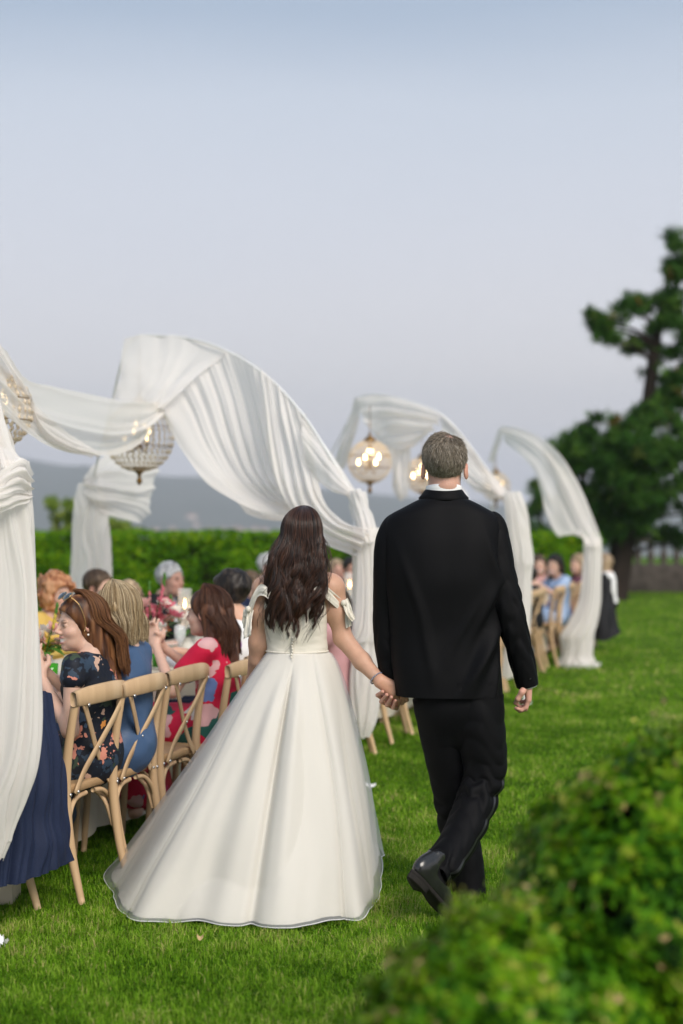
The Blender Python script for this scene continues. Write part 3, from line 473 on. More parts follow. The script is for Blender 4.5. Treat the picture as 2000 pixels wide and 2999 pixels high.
# ---------------------------------------------------------------- long table with its cloth
M_tcl = mat('cream_linen', (.72, .66, .55), .85, (.66, .60, .48), nscale=6, bump=.0006, bscale=300, spec=.1, trans=.1); M_wood = mat('pale_oak', (.52, .34, .18), .5, (.36, .22, .105), nscale=9, stretch=(1, 1, .12), bump=.0008, spec=.35, ramp=[(.25, (.40, .255, .14)), (.55, (.56, .385, .22)), (.8, (.64, .46, .28))])
T0, T1, TW0, TW1, TZ = -1.6, 13.6, .42, 1.36, .765
tb = empty('banquet_table', at((T0+T1)/2, (TW0+TW1)/2)); tag(tb, 'very long banquet table running under the draped arches', 'table')
rz_t = math.atan2(-U2[0], U2[1])
tb.rotation_euler = (0, 0, rz_t); TL = T1-T0; TWm = TW1-TW0
bevbox('table_top', (0, 0, TZ-.03), (TWm-.02, TL-.02, .035), M_wood, tb)
for y in np.linspace(-TL/2+.3, TL/2-.3, 7):
    for x in (-TWm/2+.12, TWm/2-.12): mk('leg', *tubeVF([(x, y, 0), (x, y, TZ-.04)], .03, 8), M_wood, tb)
# cloth: top sheet running down both sides in soft folds
tcl = empty('tablecloth', tb.location); tcl.rotation_euler = tb.rotation_euler; tag(tcl, 'cream linen cloth falling to the grass on both sides of the long table', 'tablecloth')
ny = 700; y = np.linspace(-TL/2, TL/2, ny); dz = np.linspace(0, 1, 12)
rows = []
for sgn in (-1, 1):
    r_ = []
    for d in dz:
        f = .028*d*(fold(y*2.1+sgn)+.6*np.sin(y*9+sgn)+.8*vnoise(y*1.7+sgn*9)); r_.append(np.stack([sgn*(TWm/2+.006+.02*d+f), y, TZ-(TZ-.05)*d+.012*d*vnoise(y*2, sgn*3.)], -1))
    rows.append(r_)
G = np.stack(rows[0][::-1]+[np.stack([0*y+x, y, 0*y+TZ+.004], -1) for x in np.linspace(-TWm/2, TWm/2, 6)]+rows[1]); mk('cloth', G.reshape(-1, 3), gridF(len(G), ny)[:, ::-1], M_tcl, tcl)
# ---------------------------------------------------------------- cross-back chairs
M_screw = mat('screw_steel', (.6, .6, .6), .3, metal=1.); M_seatw = mat('oak_seat', (.5, .33, .17), .5, (.36, .22, .11), nscale=7, stretch=(1, .15, 1), bump=.0006, spec=.3)
def make_chair():
    r = empty('crossback_chair')
    def tube(n, pts, rad, k=10, m=16, flat=1., parent=r): return mk(n, *tubeVF(cr(A(pts, float), np.linspace(0, 1, m)), rad if np.isscalar(rad) else cr(A(rad, float).reshape(-1, 1), np.linspace(0, 1, m))[:, 0], k, flat=flat), M_wood, parent)
    for s in (-1, 1):
        tube('back_post', [(s*.215, -.29, 0), (s*.205, -.235, .2), (s*.2, -.205, .42), (s*.2, -.215, .62), (s*.2, -.255, .86)], [.0145, .019, .0205, .019, .0165], 12, 26)
        tube('front_leg', [(s*.195, .205, 0), (s*.19, .19, .22), (s*.18, .18, .45)], [.014, .017, .019], 10)
        tube('side_bow', [(s*.2, -.205, .25), (s*.2, -.16, .36), (s*.195, -.06, .415), (s*.192, .06, .415), (s*.19, .14, .36), (s*.19, .19, .25)], .0095, 8, 22)
    tube('back_bow', [(-.2, -.225, .22), (-.185, -.212, .34), (-.12, -.2, .405), (-.03, -.2, .42)], .0105, 8, 18); tube('back_bow', [(.2, -.225, .22), (.185, -.212, .34), (.12, -.2, .405), (.03, -.2, .42)], .0105, 8, 18)
    tube('front_bow', [(-.19, .19, .24), (-.17, .19, .35), (-.07, .185, .415), (.07, .185, .415), (.17, .19, .35), (.19, .19, .24)], .0095, 8, 20)
    # seat: rounded square, slightly dished
    n = 40; a = np.linspace(0, 2*PI, n, endpoint=False); se = lambda c: np.sign(c)*np.abs(c)**.45; ox, oy = se(np.cos(a))*.21, se(np.sin(a))*.205-.005
    L = [(.9, .430), (1, .438), (1.0, .462), (.985, .470), (.86, .470), (.5, .462), (.02, .460)]; V = np.concatenate([np.stack([ox*k, oy*k, 0*a+z], -1) for k, z in L]); mk('seat', V, gridF(len(L), n, cv=True)[:, ::-1], M_seatw, r)
    # top rail: wide bent board
    x = np.linspace(-.222, .222, 23); prof = A([(-.014, -.033), (-.016, 0), (-.013, .033), (-.004, .04), (.008, .04), (.013, .033), (.015, 0), (.012, -.033), (.004, -.039), (-.006, -.039)])
    G = np.stack([np.stack([0*prof[:, 0]+xx, prof[:, 0]-.29+.038*(xx/.222)**2, prof[:, 1]*(1-.25*(abs(xx)/.222)**4)+.835+.012*(1-(xx/.222)**2)], -1) for xx in x]); V = np.r_[G.reshape(-1, 3), G[0].mean(0)[None], G[-1].mean(0)[None]]
    k = np.arange(10); mk('top_rail', V, [gridF(23, 10, cv=True), np.r_[np.c_[np.full(10, 230), (k+1) % 10, k], np.c_[np.full(10, 231), 220+k, 220+(k+1) % 10]]], M_wood, r)
    for s in (-1, 1):     # crossed flat straps
        C = cr(A([(s*-.165, -.278+.006*s, .815), (s*-.09, -.262+.006*s, .72), (0, -.238+.004*s, .61), (s*.085, -.222+.004*s, .52), (s*.15, -.222, .435)]), np.linspace(0, 1, 24)); T = nrm(np.gradient(C, axis=0)); B = nrm(np.cross(T, A([0, 1., 0]))); N = np.cross(T, B)
        q = [(-1, -.35), (-.8, .35), (.8, .35), (1, -.35)]; G = np.stack([C+B*.0165*b+N*.0075*c for b, c in q], 1); mk('cross_strap', G.reshape(-1, 3), [gridF(24, 4, cv=True), A([[0, 1, 2, 3], [95, 94, 93, 92]])], M_wood, r, smooth=False)
        for (sx, sy, sz) in ((s*-.16, -.292, .808), (s*.148, -.235, .445), (s*.2, -.228, .44)): mk('screw', *lathe([(.0075, 0), (.006, .003), (1e-3, .004)], 10), M_screw, r).matrix_basis = __import__('mathutils').Matrix.Translation((sx, sy, sz)) @ __import__('mathutils').Matrix.Rotation(PI/2, 4, 'X')
    mk('screw', *lathe([(.006, 0), (.005, .003), (1e-3, .004)], 10), M_screw, r).matrix_basis = __import__('mathutils').Matrix.Translation((0, -.251, .61)) @ __import__('mathutils').Matrix.Rotation(PI/2, 4, 'X')
    return r
chair0 = make_chair(); chair_used = [False]
RZC = math.atan2(-W2[0], W2[1])
def put_chair(p, rz, label, group):
    """p = middle of the back rail on the ground"""
    c = chair0 if not chair_used[0] else copy_tree(chair0); chair_used[0] = True
    f = A([-math.sin(rz), math.cos(rz)]); c.location = (p[0]+f[0]*.27, p[1]+f[1]*.27, 0); c.rotation_euler = (0, 0, rz); c.scale = (1, 1, 1.015); tag(c, label, 'chair', group); return c
GN = 'cross-back chairs on the lawn side of the table'; GO = 'cross-back chairs on the hedge side of the table'
near = [((-1.33, 5.62), 'cross-back oak chair with the navy jacket over it'), ((-1.02, 6.10), 'cross-back oak chair under the woman with sunglasses in her hair'), ((-.88, 6.42), 'cross-back oak chair under the blonde woman in blue'), ((-.73, 6.88), 'cross-back oak chair between the blonde woman and the woman in red print'), ((-.47, 7.22), 'cross-back oak chair under the woman in the red printed dress'), ((-.40, 7.68), 'cross-back oak chair under the man in a white shirt')]
for (p, lab) in near: put_chair(p, RZC+rng.normal(0, .02), lab, GN)
seat_t = {}
for i in range(5, 28):
    t = (i-1)*.485+.12; p = at(t); seat_t[i] = p
    lab = 'cross-back oak chair in the row half hidden behind the couple' if i < 19 else 'cross-back oak chair by the last draped post'
    if i in (20, 21, 22, 23): lab = {20: 'cross-back oak chair next behind the third arch drape', 21: 'cross-back oak chair under the woman in light blue', 22: 'cross-back oak chair beside the woman in light blue', 23: 'cross-back oak chair behind the last arch drape'}[i]
    put_chair(p+W2*rng.normal(0, .03), RZC+rng.normal(0, .04), lab, GN)
bevbox('wooden_block', (-1.43, 5.98, .07), (.13, .16, .15), mat('cream_paint', (.66, .58, .46), .6, (.58, .50, .38), nscale=12), None, .004); tag(bpy.data.objects['wooden_block'], 'cream wooden block on the grass behind the navy jacket', 'block')
# ================================================================ people: shared builders
def skin_mat(name, rough=.5):
    m = mat(name, (.5, .33, .25), rough, spec=.35, bump=.0008, bscale=180, sss=.12); N = m.node_tree.nodes; L = m.node_tree.links
    a = N.new('ShaderNodeAttribute'); a.attribute_name = 'col'; nz = N.new('ShaderNodeTexNoise'); nz.inputs['Scale'].default_value = 30
    r = N.new('ShaderNodeMapRange'); r.inputs[3].default_value = .88; r.inputs[4].default_value = 1.1; L.new(nz.outputs['Fac'], r.inputs[0])
    v = N.new('ShaderNodeVectorMath'); v.operation = 'SCALE'; L.new(a.outputs['Color'], v.inputs[0]); L.new(r.outputs[0], v.inputs['Scale']); L.new(v.outputs[0], N['Principled BSDF'].inputs['Base Color']); return m
M_skin = skin_mat('skin')
FAIR = A([.60, .385, .295]); TAN = A([.56, .325, .225]); RUDDY = A([.58, .33, .25])
def frame(f, up=(0, 0, 1)):
    """matrix whose columns are right, forward, up"""
    f = nrm(A(f, float)); r = nrm(np.cross(f, A(up, float))); return np.stack([r, f, np.cross(r, f)], 1)
def head_prims(F, o, R, s=1., smile=0, male=False, nk=None, ears=True):
    q = lambda *p: o+R@(A(p, float)*s)
    F.ell(q(0, -.014, .034), A([.070 if male else .074, .094, .082])*s, .02, R); F.ell(q(0, .034, -.03), A([.060, .058, .084])*s, .03, R)
    F.ell(q(0, .04, -.076), A([.046 if not male else .053, .044, .038])*s, .025, R); F.ell(q(0, .074, -.100), A([.017, .014, .014])*s, .018, R)
    for x in (-1, 1): F.ell(q(x*.034, .060, -.032), A([.022+.004*smile, .024, .020])*s, .02, R); F.ell(q(x*.029, .0855, .018), A([.020, .010, .006])*s, .01, R); F.ell(q(x*.030, .098, .001), A([.014, .016, .0085])*s, .008, R, sub=True); F.ell(q(x*.030, .080, .0), A([.0125, .0115, .0105])*s, .003, R)
    F.cone(q(0, .084, .014), q(0, .110, -.026), .0062*s, .0095*s, .012)
    for x in (-1, 1): F.ell(q(x*.0095, .098, -.033), A([.008, .010, .0075])*s, .006, R)
    dl = .0035*smile; F.ell(q(0, .0885, -.0570+dl), A([.021+.006*smile, .0095, .0048])*s, .005, R); F.ell(q(0, .0865, -.0720-dl*1.3), A([.0185+.004*smile, .0095, .0055])*s, .005, R)
    if ears:
        for x in (-1, 1): F.ell(q(x*.078, -.008, -.004-.012*male), A([.0085, .019, .031])*s, .006, R@rotz(-x*.35)); F.ell(q(x*.083, -.002, -.012*male), A([.006, .009, .016])*s, .004, R@rotz(-x*.35), sub=True)
    if nk is not None: F.cone(q(0, -.022 if not male else -.004, -.07), nk, (.053 if male else .046)*s, (.060 if male else .05)*s, .025)
def paint_face(V, o, R, s, base, male=False, smile=0, grey=False):
    C = np.tile(base, (len(V), 1)); L = (V-o)@R/s
    def mixc(m, c): C[:] = C*(1-m[:, None])+A(c)*m[:, None]
    g = lambda c, r: np.exp(-(((L-A(c))/A(r))**2).sum(1))
    fr = (L[:, 1] > .045)
    for x in (-1, 1):
        mixc(.35*g((x*.038, .07, -.035), (.02, .03, .018)), base*A([1.15, .72, .68])); mixc(np.clip(g((x*.03, .088, .022), (.017, .012, .0042))*1.1, 0, .8)*fr, (.10, .065, .045) if not grey else (.25, .22, .2))
        mixc(np.clip(g((x*.03, .09, .0005), (.0115, .012, .0055))*1.3, 0, .85)*fr, (.10, .07, .06)); mixc(.5*g((x*.082, -.005, -.005), (.012, .025, .035)), base*A([1.1, .6, .5]))
    lip = (.42, .12, .11) if not male else (.44, .20, .17)
    dl = .004*smile; cu_ = 4.*smile*L[:, 0]**2; L[:, 2] -= cu_; mixc(np.clip(g((0, .095, -.0575+dl), (.020+.007*smile, .016, .0046))*1.2, 0, .9), lip); mixc(np.clip(g((0, .092, -.0725-dl), (.018+.006*smile, .016, .0055))*1.2, 0, .9), lip)
    if smile: mixc(np.clip(g((0, .09, -.0648), (.022, .03, .0062))*1.9, 0, 1), (.82, .79, .73))
    L[:, 2] += cu_
    mixc(.3*g((0, .11, -.028), (.012, .01, .012)), base*A([1.1, .7, .65]))
    return C
def hand_prims(F, wrist, R, side, curl=.6, s=1., spread=.12, thumb=.5, k=.008):
    """R columns: x = towards thumb side * side, y = fingers, z = back of hand; curl bends towards -z"""
    q = lambda *p: wrist+R@(A([p[0]*side, p[1], p[2]])*s)
    for x, l in ((.026, .082), (.008, .086), (-.010, .082), (-.027, .074)): F.cone(q(x*.55, .004, 0), q(x, l, .002), .019*s, .0125*s, .012)
    tips = []
    for i, (x, l, ln, r) in enumerate(((.026, .082, .074, .0092), (.008, .088, .082, .0096), (-.010, .083, .076, .0092), (-.028, .074, .060, .0082))):
        c = curl if np.isscalar(curl) else curl[i]; p = A([x, l, .002]); a = c*.45; pts = [p]; sp = (1.4-i)*spread
        for sg, da in ((.46, c), (.30, c*1.1), (.24, c*.7)):
            p = p+ln*sg*A([math.sin(sp)*math.cos(a), math.cos(a)*math.cos(sp), -math.sin(a)]); pts.append(p); a += da
        W_ = [q(*v) for v in pts]; F.chain(W_, [r*1.08*s, r*s, r*.93*s, r*.80*s], .004); tips.append(W_[-1])
    t = [(.020, .020, -.004), (.045, .046, -.014-.02*thumb), (.050-.012*thumb, .074, -.026-.03*thumb), (.044-.022*thumb, .094, -.034-.034*thumb)]
    F.chain([q(*v) for v in t], [.016*s, .0125*s, .0105*s, .0088*s], .008); return tips
def hair_obj(name, locks, mt, parent, r0=.0011, r1=.0004, rn=None):
    """locks: array (n, m, 3) of strand paths -> thin three-sided strands as one mesh"""
    L = np.asarray(locks); n, m, _ = L.shape; T = nrm(np.gradient(L, axis=1)); N = nrm(np.cross(T, nrm(np.random.default_rng(3).normal(0, 1, (n, 1, 3))))); B = np.cross(T, N)
    rad = (r0+(r1-r0)*np.linspace(0, 1, m)**2)[None, :, None, None]; a = A([0, 2*PI/3, 4*PI/3])[None, None, :, None]
    V = L[:, :, None]+rad*(np.cos(a)*N[:, :, None]+np.sin(a)*B[:, :, None]); f = gridF(m, 3, cv=True)[None]+(np.arange(n)*m*3)[:, None, None]
    rn = np.random.default_rng(4).random(n) if rn is None else rn
    return tag(mk(name, V.reshape(-1, 3), f.reshape(-1, 4), mt, parent, attr={'rnd': np.repeat(rn, m*3)}, local=False), kind='stuff')
def hair_mat(name, dark, mid, light, rough=.38, spec=.45):
    return mat(name, mid, rough, nscale=26, attr=True, spec=spec, ramp=[(.1, dark), (.5, mid), (.9, light)], stretch=(1, 1, .15))
def long_hair(o, R, L, nl, ns, seed, a=.083, b=.104, c=.100, th=1.95, wide=1.3, back=.10, drift=0., wave=.012, wf=2.2, m=26, part=0., endvar=.3, cz=.034, tight=.35, conv=.6, shift=(0, 0)):
    """strands in locks, from the parting over the skull and down the back; th = half angle round the head from the back"""
    g = np.random.default_rng(seed); out = []
    for i in range(nl):
        t0 = -th+2*th*(i+.5)/nl+g.normal(0, .08); lay = g.random(); ph = g.random()*2*PI; ln = L*(1-endvar*g.random())*(1-.25*(abs(t0)/th)**2*endvar*2); amp = wave*(.5+g.random()); fr = wf*(.8+.4*g.random())
        tt = t0+g.normal(0, .11, ns); ly = lay*.12+g.normal(0, .03, ns); u = np.linspace(0, 1, m)[None]; sk_ = .32; ph_s = np.clip(u/sk_, 0, 1)*PI/2; s_ = np.clip((u-sk_)/(1-sk_), 0, 1)
        tt = tt[:, None]; ly = ly[:, None]; k = 1.02+ly*.5; jt = 1+.04*g.normal(0, 1, (ns, 1))
        tc_ = tt*(1-tight*s_)+t0*tight*s_
        x = part*(1-np.sin(ph_s))+k*a*np.sin(ph_s)*np.sin(tc_); y = -.014-k*b*np.sin(ph_s)*np.cos(tc_)+.03*(1-np.sin(ph_s)); z = cz+k*c*np.cos(ph_s)
        sl_ = ln*jt*s_; z = z-sl_
        x = x*(1+(wide-1)*sstep(0, .45, s_)*(1-.55*sstep(.5, 1, s_)))+drift*s_**1.6; yb = -back-.03*lay+.012*np.sin(tt*3); y = y*(1-sstep(.0, .55, s_))+(yb*np.cos(tc_*.45))*sstep(.0, .55, s_)
        x = x+amp*s_*np.sin(2*PI*fr*s_+ph)+shift[0]*s_; y = y+amp*s_*np.cos(2*PI*fr*s_+ph*1.3)+shift[1]*s_+.003*g.normal(0, 1, (ns, 1))
        pts = np.stack([x, y, z], -1); cen = pts.mean(0, keepdims=True); pts = pts+(cen-pts)*(conv*sstep(.45, 1, s_)[..., None])
        out.append(pts)
    P_ = np.concatenate(out); return o+P_@R.T
def ring_loft(name, secs, mt, parent, n=64, nz=60, top=None, exp=2.4, fn=None, ends=False):
    """secs rows: (cx, cy, cz, rx, ry) in metres, interpolated smoothly"""
    S_ = cr(A(secs, float), np.linspace(0, 1, nz)); a = np.linspace(0, 2*PI, n, endpoint=False); se = lambda c: np.sign(c)*np.abs(c)**(2/exp)
    G = np.stack([S_[:, None, 0]+S_[:, None, 3]*se(np.cos(a)), S_[:, None, 1]+S_[:, None, 4]*se(np.sin(a)), np.repeat(S_[:, 2:3], n, 1)], -1)
    if fn is not None: G = fn(G, np.linspace(0, 1, nz)[:, None], a[None])
    return mk(name, G.reshape(-1, 3), gridF(nz, n, cv=True), mt, parent, local=False), G
def path_loft(name, rows, mt, parent, n=40, nz=60, wr=.0, ws=8., seed=0, cap=False, fn=None, spots=()):
    """sleeve or trouser leg along rows (px, py, Y, r px); wr = wrinkle height, spots = where creases bunch up"""
    c = A([P(*r[:3]) for r in rows]); rad = A([r[3]*r[2]/FP for r in rows]); t = np.linspace(0, 1, nz); C = cr(c, t); Rr = cr(rad.reshape(-1, 1), t)[:, 0]; T, N, B = frames(C); a = np.linspace(0, 2*PI, n, endpoint=False)
    w_ = np.zeros((nz, n))+.25
    for s0, wd in spots: w_ += np.exp(-((t-s0)/wd)**2)[:, None]
    arc = np.r_[0, np.cumsum(np.linalg.norm(np.diff(C, axis=0), axis=1))]
    D = wr*w_*(fold(arc[:, None]*ws+.8*np.sin(a)[None]+.6*np.sin(2*a+seed)[None]+.6*vnoise(arc[:, None]*5+seed, np.cos(a)[None]*2))*.8+vnoise(arc[:, None]*9+seed, np.cos(a)[None]*2.5, np.sin(a)[None]*2.5))
    rr = Rr[:, None]+D
    G = C[:, None]+rr[..., None]*(np.cos(a)[None, :, None]*N[:, None]+np.sin(a)[None, :, None]*B[:, None])
    if fn is not None: G = fn(G, t[:, None], a[None], C)
    V = G.reshape(-1, 3); F = [gridF(nz, n, cv=True)[:, ::-1]]
    return mk(name, V, F, mt, parent, local=False), G
# ================================================================ the man in the dark suit
M_suit = mat('black_wool', (.0014, .0014, .002), .66, (.003, .003, .004), nscale=300, bump=.0004, bscale=700, spec=.13, sheen=.0); M_satin = mat('satin_stripe', (.012, .012, .014), .32, spec=.5)
M_white = mat('white_shirt', (.8, .8, .8), .7, bump=.0003, bscale=400); M_shoe = mat('black_leather', (.012, .012, .013), .26, (.02, .02, .02), nscale=12, spec=.55, bump=.0006, bscale=60, coat=.15); M_sole = mat('shoe_sole', (.010, .0085, .008), .8, (.018, .015, .012), nscale=40, bump=.001, bscale=120)
M_hgrey = hair_mat('grey_brown_hair', (.09, .073, .055), (.27, .225, .17), (.55, .49, .41), .5, .3)
YM = 6.0
man = empty('person', P(1360, 2640, 6.06)*A([1, 1, 0])); tag(man, 'man in a black suit walking away hand in hand with the bride', 'person')
ho = P(1302, 1368, YM+.0); Rh = frame((.06, 1, -.07))
F = Field(ho-A([.14, .17, .30]), ho+A([.14, .17, .15]), .0045); head_prims(F, ho, Rh@np.diag([.94, 1, 1]) if False else Rh, 1.16, male=True, nk=P(1300, 1500, YM+.02)); V, Fq = F.mesh()
col = paint_face(V, ho, Rh, 1.16, RUDDY, male=True); Lh = (V-ho)@Rh/1.16
nape = np.clip(sstep(-.075, -.12, Lh[:, 2]), 0, 1); col = col*(1-.15*nape[:, None])
body = MB()
def add_body(V, F_, c, acc): acc.append((V, F_, c))
def body_obj(acc, parent):
    n0 = 0; Vs = []; Fs = []; Cs = []
    for V, F_, c in acc: Vs.append(V); Fs.append(F_[0]+n0); Cs.append(np.broadcast_to(c, (len(V), 3))); n0 += len(V)
    return mk('body', np.concatenate(Vs), [np.concatenate(Fs)], M_skin, parent, attr={'col': np.concatenate(Cs)}, local=False)
acc = [(V, Fq, col)]
# right hand: hangs, palm to the thigh, fingers curled
wr = P(1545, 1990, 5.99); Rr = np.stack([A([.12, .98, -.1]), nrm(A([.03, .05, -1.])), A([1., -.12, 0])], 1); Rr[:, 0] = nrm(np.cross(Rr[:, 1], Rr[:, 2])); Rr[:, 2] = nrm(np.cross(Rr[:, 0], Rr[:, 1]))
F = Field(wr-A([.14, .12, .22]), wr+A([.1, .12, .08]), .003); F.cone(P(1535, 1940, 6.0), wr, .032, .027, .01); hand_prims(F, wr, Rr, 1, (.75, .85, .95, 1.0), 1.0, .05, .55); V, Fq = F.mesh()
cH = np.tile(RUDDY*A([1.0, .95, .95]), (len(V), 1)); acc.append((V, Fq, cH))
# left hand holding hers: fingers come round from behind
F = Field(P(1085, 2090, 6.0)-A([0, .13, 0]), P(1210, 1940, 6.0)+A([0, .14, 0]), .003)
F.chain([P(1148, 1960, 6.03), P(1152, 2000, 6.055), P(1160, 2030, 6.065)], [.028, .026, .024], .01)
for ch, r in (([(1146, 2016, 6.065), (1118, 2044, 6.055), (1106, 2036, 6.0), (1120, 2026, 5.952)], .0094), ([(1152, 2026, 6.065), (1130, 2060, 6.05), (1117, 2055, 5.99), (1132, 2035, 5.945)], .0096), ([(1160, 2034, 6.065), (1146, 2069, 6.05), (1133, 2064, 5.985), (1146, 2042, 5.945)], .0092), ([(1166, 2038, 6.06), (1162, 2075, 6.045), (1151, 2072, 5.985), (1158, 2052, 5.95)], .0082)):
    F.chain([P(*q) for q in ch], [r*1.1, r, r*.96, r*.85], .004)
F.chain([P(1165, 2000, 6.06), P(1185, 2020, 6.03), P(1178, 2040, 5.985)], [.014, .0115, .0095], .008)
V, Fq = F.mesh(); acc.append((V, Fq, np.tile(RUDDY*A([1.0, .93, .92]), (len(V), 1))))
# torso core under the suit keeps the body one figure
F = Field(P(1100, 2080, 6.0)-A([0, .2, 0]), P(1500, 1440, 6.0)+A([0, .2, 0]), .012); F.ell(P(1302, 1640, YM), (.19, .11, .25), .05); F.ell(P(1310, 1940, YM), (.16, .1, .2), .06); F.cone(P(1300, 1520, YM), P(1300, 1440, YM), .07, .055, .05)
V, Fq = F.mesh(); acc.append((V, Fq, np.tile(RUDDY, (len(V), 1))))
body_obj(acc, man)
for x in (-1, 1): pass
# --- hair: short strands combed from a thinning crown
g = np.random.default_rng(21); n = 26000; d = nrm(g.normal(0, 1, (n, 3))); s = 1.16
ctr = A([0, -.014, .034])*s; pts = ctr+d*A([.0705, .0945, .0835])*s
z = pts[:, 2]/s; yb = pts[:, 1]/s; ax = np.abs(pts[:, 0])/s
hl = np.where(yb < -.04, -.078, np.where(yb < .01, -.035, -.005)); ok = (z > hl+.006*vnoise(pts[:, 0]*90)) & ((yb < .045) | (z > .085)) & ~((np.abs(yb+.005) < .02) & (z < .02) & (ax > .06))
cw = A([.02, -.055, .112])*s; dc = np.linalg.norm(pts-cw, axis=1); thin = np.exp(-(dc/.042)**2)*.9; ok &= g.random(n) > thin; pts, d, z, yb = pts[ok], d[ok], z[ok], yb[ok]; n = len(pts)
fl = pts-cw; sw = np.cross(A([0, 0, 1.]), fl); tdir = nrm(fl*1.0+sw*.45+A([-.01, -.015, -.05])*1.0); tdir = nrm(tdir-d*(tdir*d).sum(1, keepdims=True)); tdir = nrm(tdir+.16*vnoise(pts[:, 0:1]*60, pts[:, 1:2]*60, pts[:, 2:3]*60)*A([1, 0, 0])+g.normal(0, .12, (n, 3)))
ln = (.005+.011*sstep(-.085, -.03, z)+.014*sstep(-.03, .06, z))*(.7+.6*g.random(n)); u = np.linspace(0, 1, 4)[None, :, None]
st = pts[:, None]+tdir[:, None]*ln[:, None, None]*u+d[:, None]*(.010*u*(1-.55*u))*(.5+.6*sstep(-.06, .05, z))[:, None, None]
hm = hair_obj('hair', ho+st@Rh.T, M_hgrey, man, .00085, .0004, np.clip(g.normal(.52, .18, n)-.16*sstep(.07, .1, z)+.1*sstep(0, -.06, z), 0, 1))
# --- shirt collar and cuffs
cc = P(1299, 1445, YM+.015); a = np.linspace(0, 2*PI, 40, endpoint=False)
G = np.stack([cc+np.stack([np.cos(a)*.076*k, np.sin(a)*.081*k-.004, 0*a+zz+.010*np.sin(a)*(-1)], -1) for k, zz in ((1.05, -.05), (1.0, .012), (.99, .029), (.94, .029), (.93, .0))]); mk('shirt_collar', G.reshape(-1, 3), gridF(5, 40, cv=True), M_white, man, local=False)
# --- jacket back
secs = []
for py, l, r, ry, dy in ((1447, 1246, 1352, .078, .01), (1458, 1236, 1362, .085, .01), (1470, 1212, 1388, .094, .005), (1487, 1180, 1420, .105, 0), (1508, 1143, 1452, .115, 0), (1540, 1124, 1468, .128, 0), (1600, 1120, 1470, .142, -.005), (1690, 1124, 1463, .145, -.01), (1780, 1132, 1455, .138, -.005), (1850, 1137, 1454, .134, 0), (1920, 1143, 1461, .138, 0), (1980, 1151, 1468, .146, 0), (2034, 1157, 1474, .150, 0)):
    c = P((l+r)/2, py, YM+dy); secs.append((c[0], c[1], c[2], (r-l)/2*YM/FP, ry))
def jfold(G, t, a):
    D = .004*vnoise(G[..., 0]*9, G[..., 2]*6, 2)+.0035*vnoise(G[..., 0]*5+G[..., 2]*3.5, G[..., 2]*4-G[..., 0]*9, 7)
    x = G[..., 0]-P(1310, 1500, YM)[0]; z = G[..., 2]; back = (np.sin(a) < 0)
    for (cx, cz, dx, dzz, wd, h) in ((.17, 1.08, .35, 1, .022, .022), (.12, 1.0, .3, 1, .018, .016), (.20, 1.35, -.25, 1, .016, .015), (-.1, 1.1, -.2, 1, .02, .010), (.10, .97, .5, 1, .014, .014), (.16, 1.25, .5, 1, .02, .016), (.06, 1.15, .6, 1, .016, .010), (-.15, 1.3, -.35, 1, .018, .008), (.19, .95, .1, 1, .016, .014)):
        l = math.hypot(dx, dzz); p = ((x-cx)*dzz-(z-cz)*dx)/l; q = ((x-cx)*dx+(z-cz)*dzz)/l; D = D+1.3*h*np.exp(-(p/wd)**2-(q/.16)**2)*back
    D = D-.0035*np.exp(-((x+.004)/.004)**2)*back*(z < 1.46)
    D = D*sstep(0, .18, t)
    N = nrm(np.stack([np.cos(a)+0*t, np.sin(a)+0*t, 0*t+0*a], -1)); return G+N*D[..., None]
jk, GJ = ring_loft('jacket', secs, M_suit, man, 120, 120, exp=2.5, fn=jfold)
GL = np.stack([GJ[-1], GJ[-1]*A([1, 1, 1])+A([0, 0, .004])]); cen = GJ[-1].mean(0); GL[1] = cen+(GJ[-1]-cen)*A([.965, .965, 1])+A([0, 0, .004]); G3 = np.stack([GL[0], GL[1], GL[1]+A([0, 0, .06])]); mk('hem', G3.reshape(-1, 3), gridF(3, 120, cv=True), M_suit, man, local=False)
# collar roll
a = np.linspace(0, 2*PI, 60, endpoint=False); G = np.stack([P(1299, py, YM+.012)+np.stack([np.cos(a)*rx*YM/FP, np.sin(a)*ry, 0*a+.004*np.cos(2*a)], -1) for py, rx, ry in ((1444, 51, .079), (1436, 53, .083), (1440, 57, .087), (1450, 64, .092), (1461, 74, .099), (1466, 72, .096), (1466, 64, .088))]); mk('jacket_collar', G.reshape(-1, 3), gridF(7, 60, cv=True), M_suit, man, local=False)
def seam(pts, rad, name='seam', mt=M_suit, parent=man, m=30): return mk(name, *tubeVF(cr(A(pts), np.linspace(0, 1, m)), rad, 6), mt, parent, local=False)
def cuff_cut(k): return lambda G, t, a, C: G
sl, GSl = path_loft('sleeve', [(1184, 1528, 6.0, 33), (1160, 1548, 6.0, 44), (1146, 1600, 6.0, 49), (1136, 1690, 6.0, 43), (1132, 1790, 6.02, 40), (1136, 1880, 6.03, 40), (1142, 1940, 6.035, 37), (1148, 1990, 6.04, 34)], M_suit, man, 48, 90, .0035, 12, 3, spots=((.72, .12), (.95, .08)))
sr, GSr = path_loft('sleeve', [(1414, 1525, 6.0, 33), (1437, 1546, 6.0, 44), (1450, 1600, 5.99, 47), (1466, 1690, 5.97, 45), (1490, 1790, 5.96, 43), (1517, 1890, 5.97, 39), (1532, 1950, 5.98, 36), (1545, 2008, 5.99, 32)], M_suit, man, 48, 90, .005, 9, 5, spots=((.6, .2), (.1, .1)))
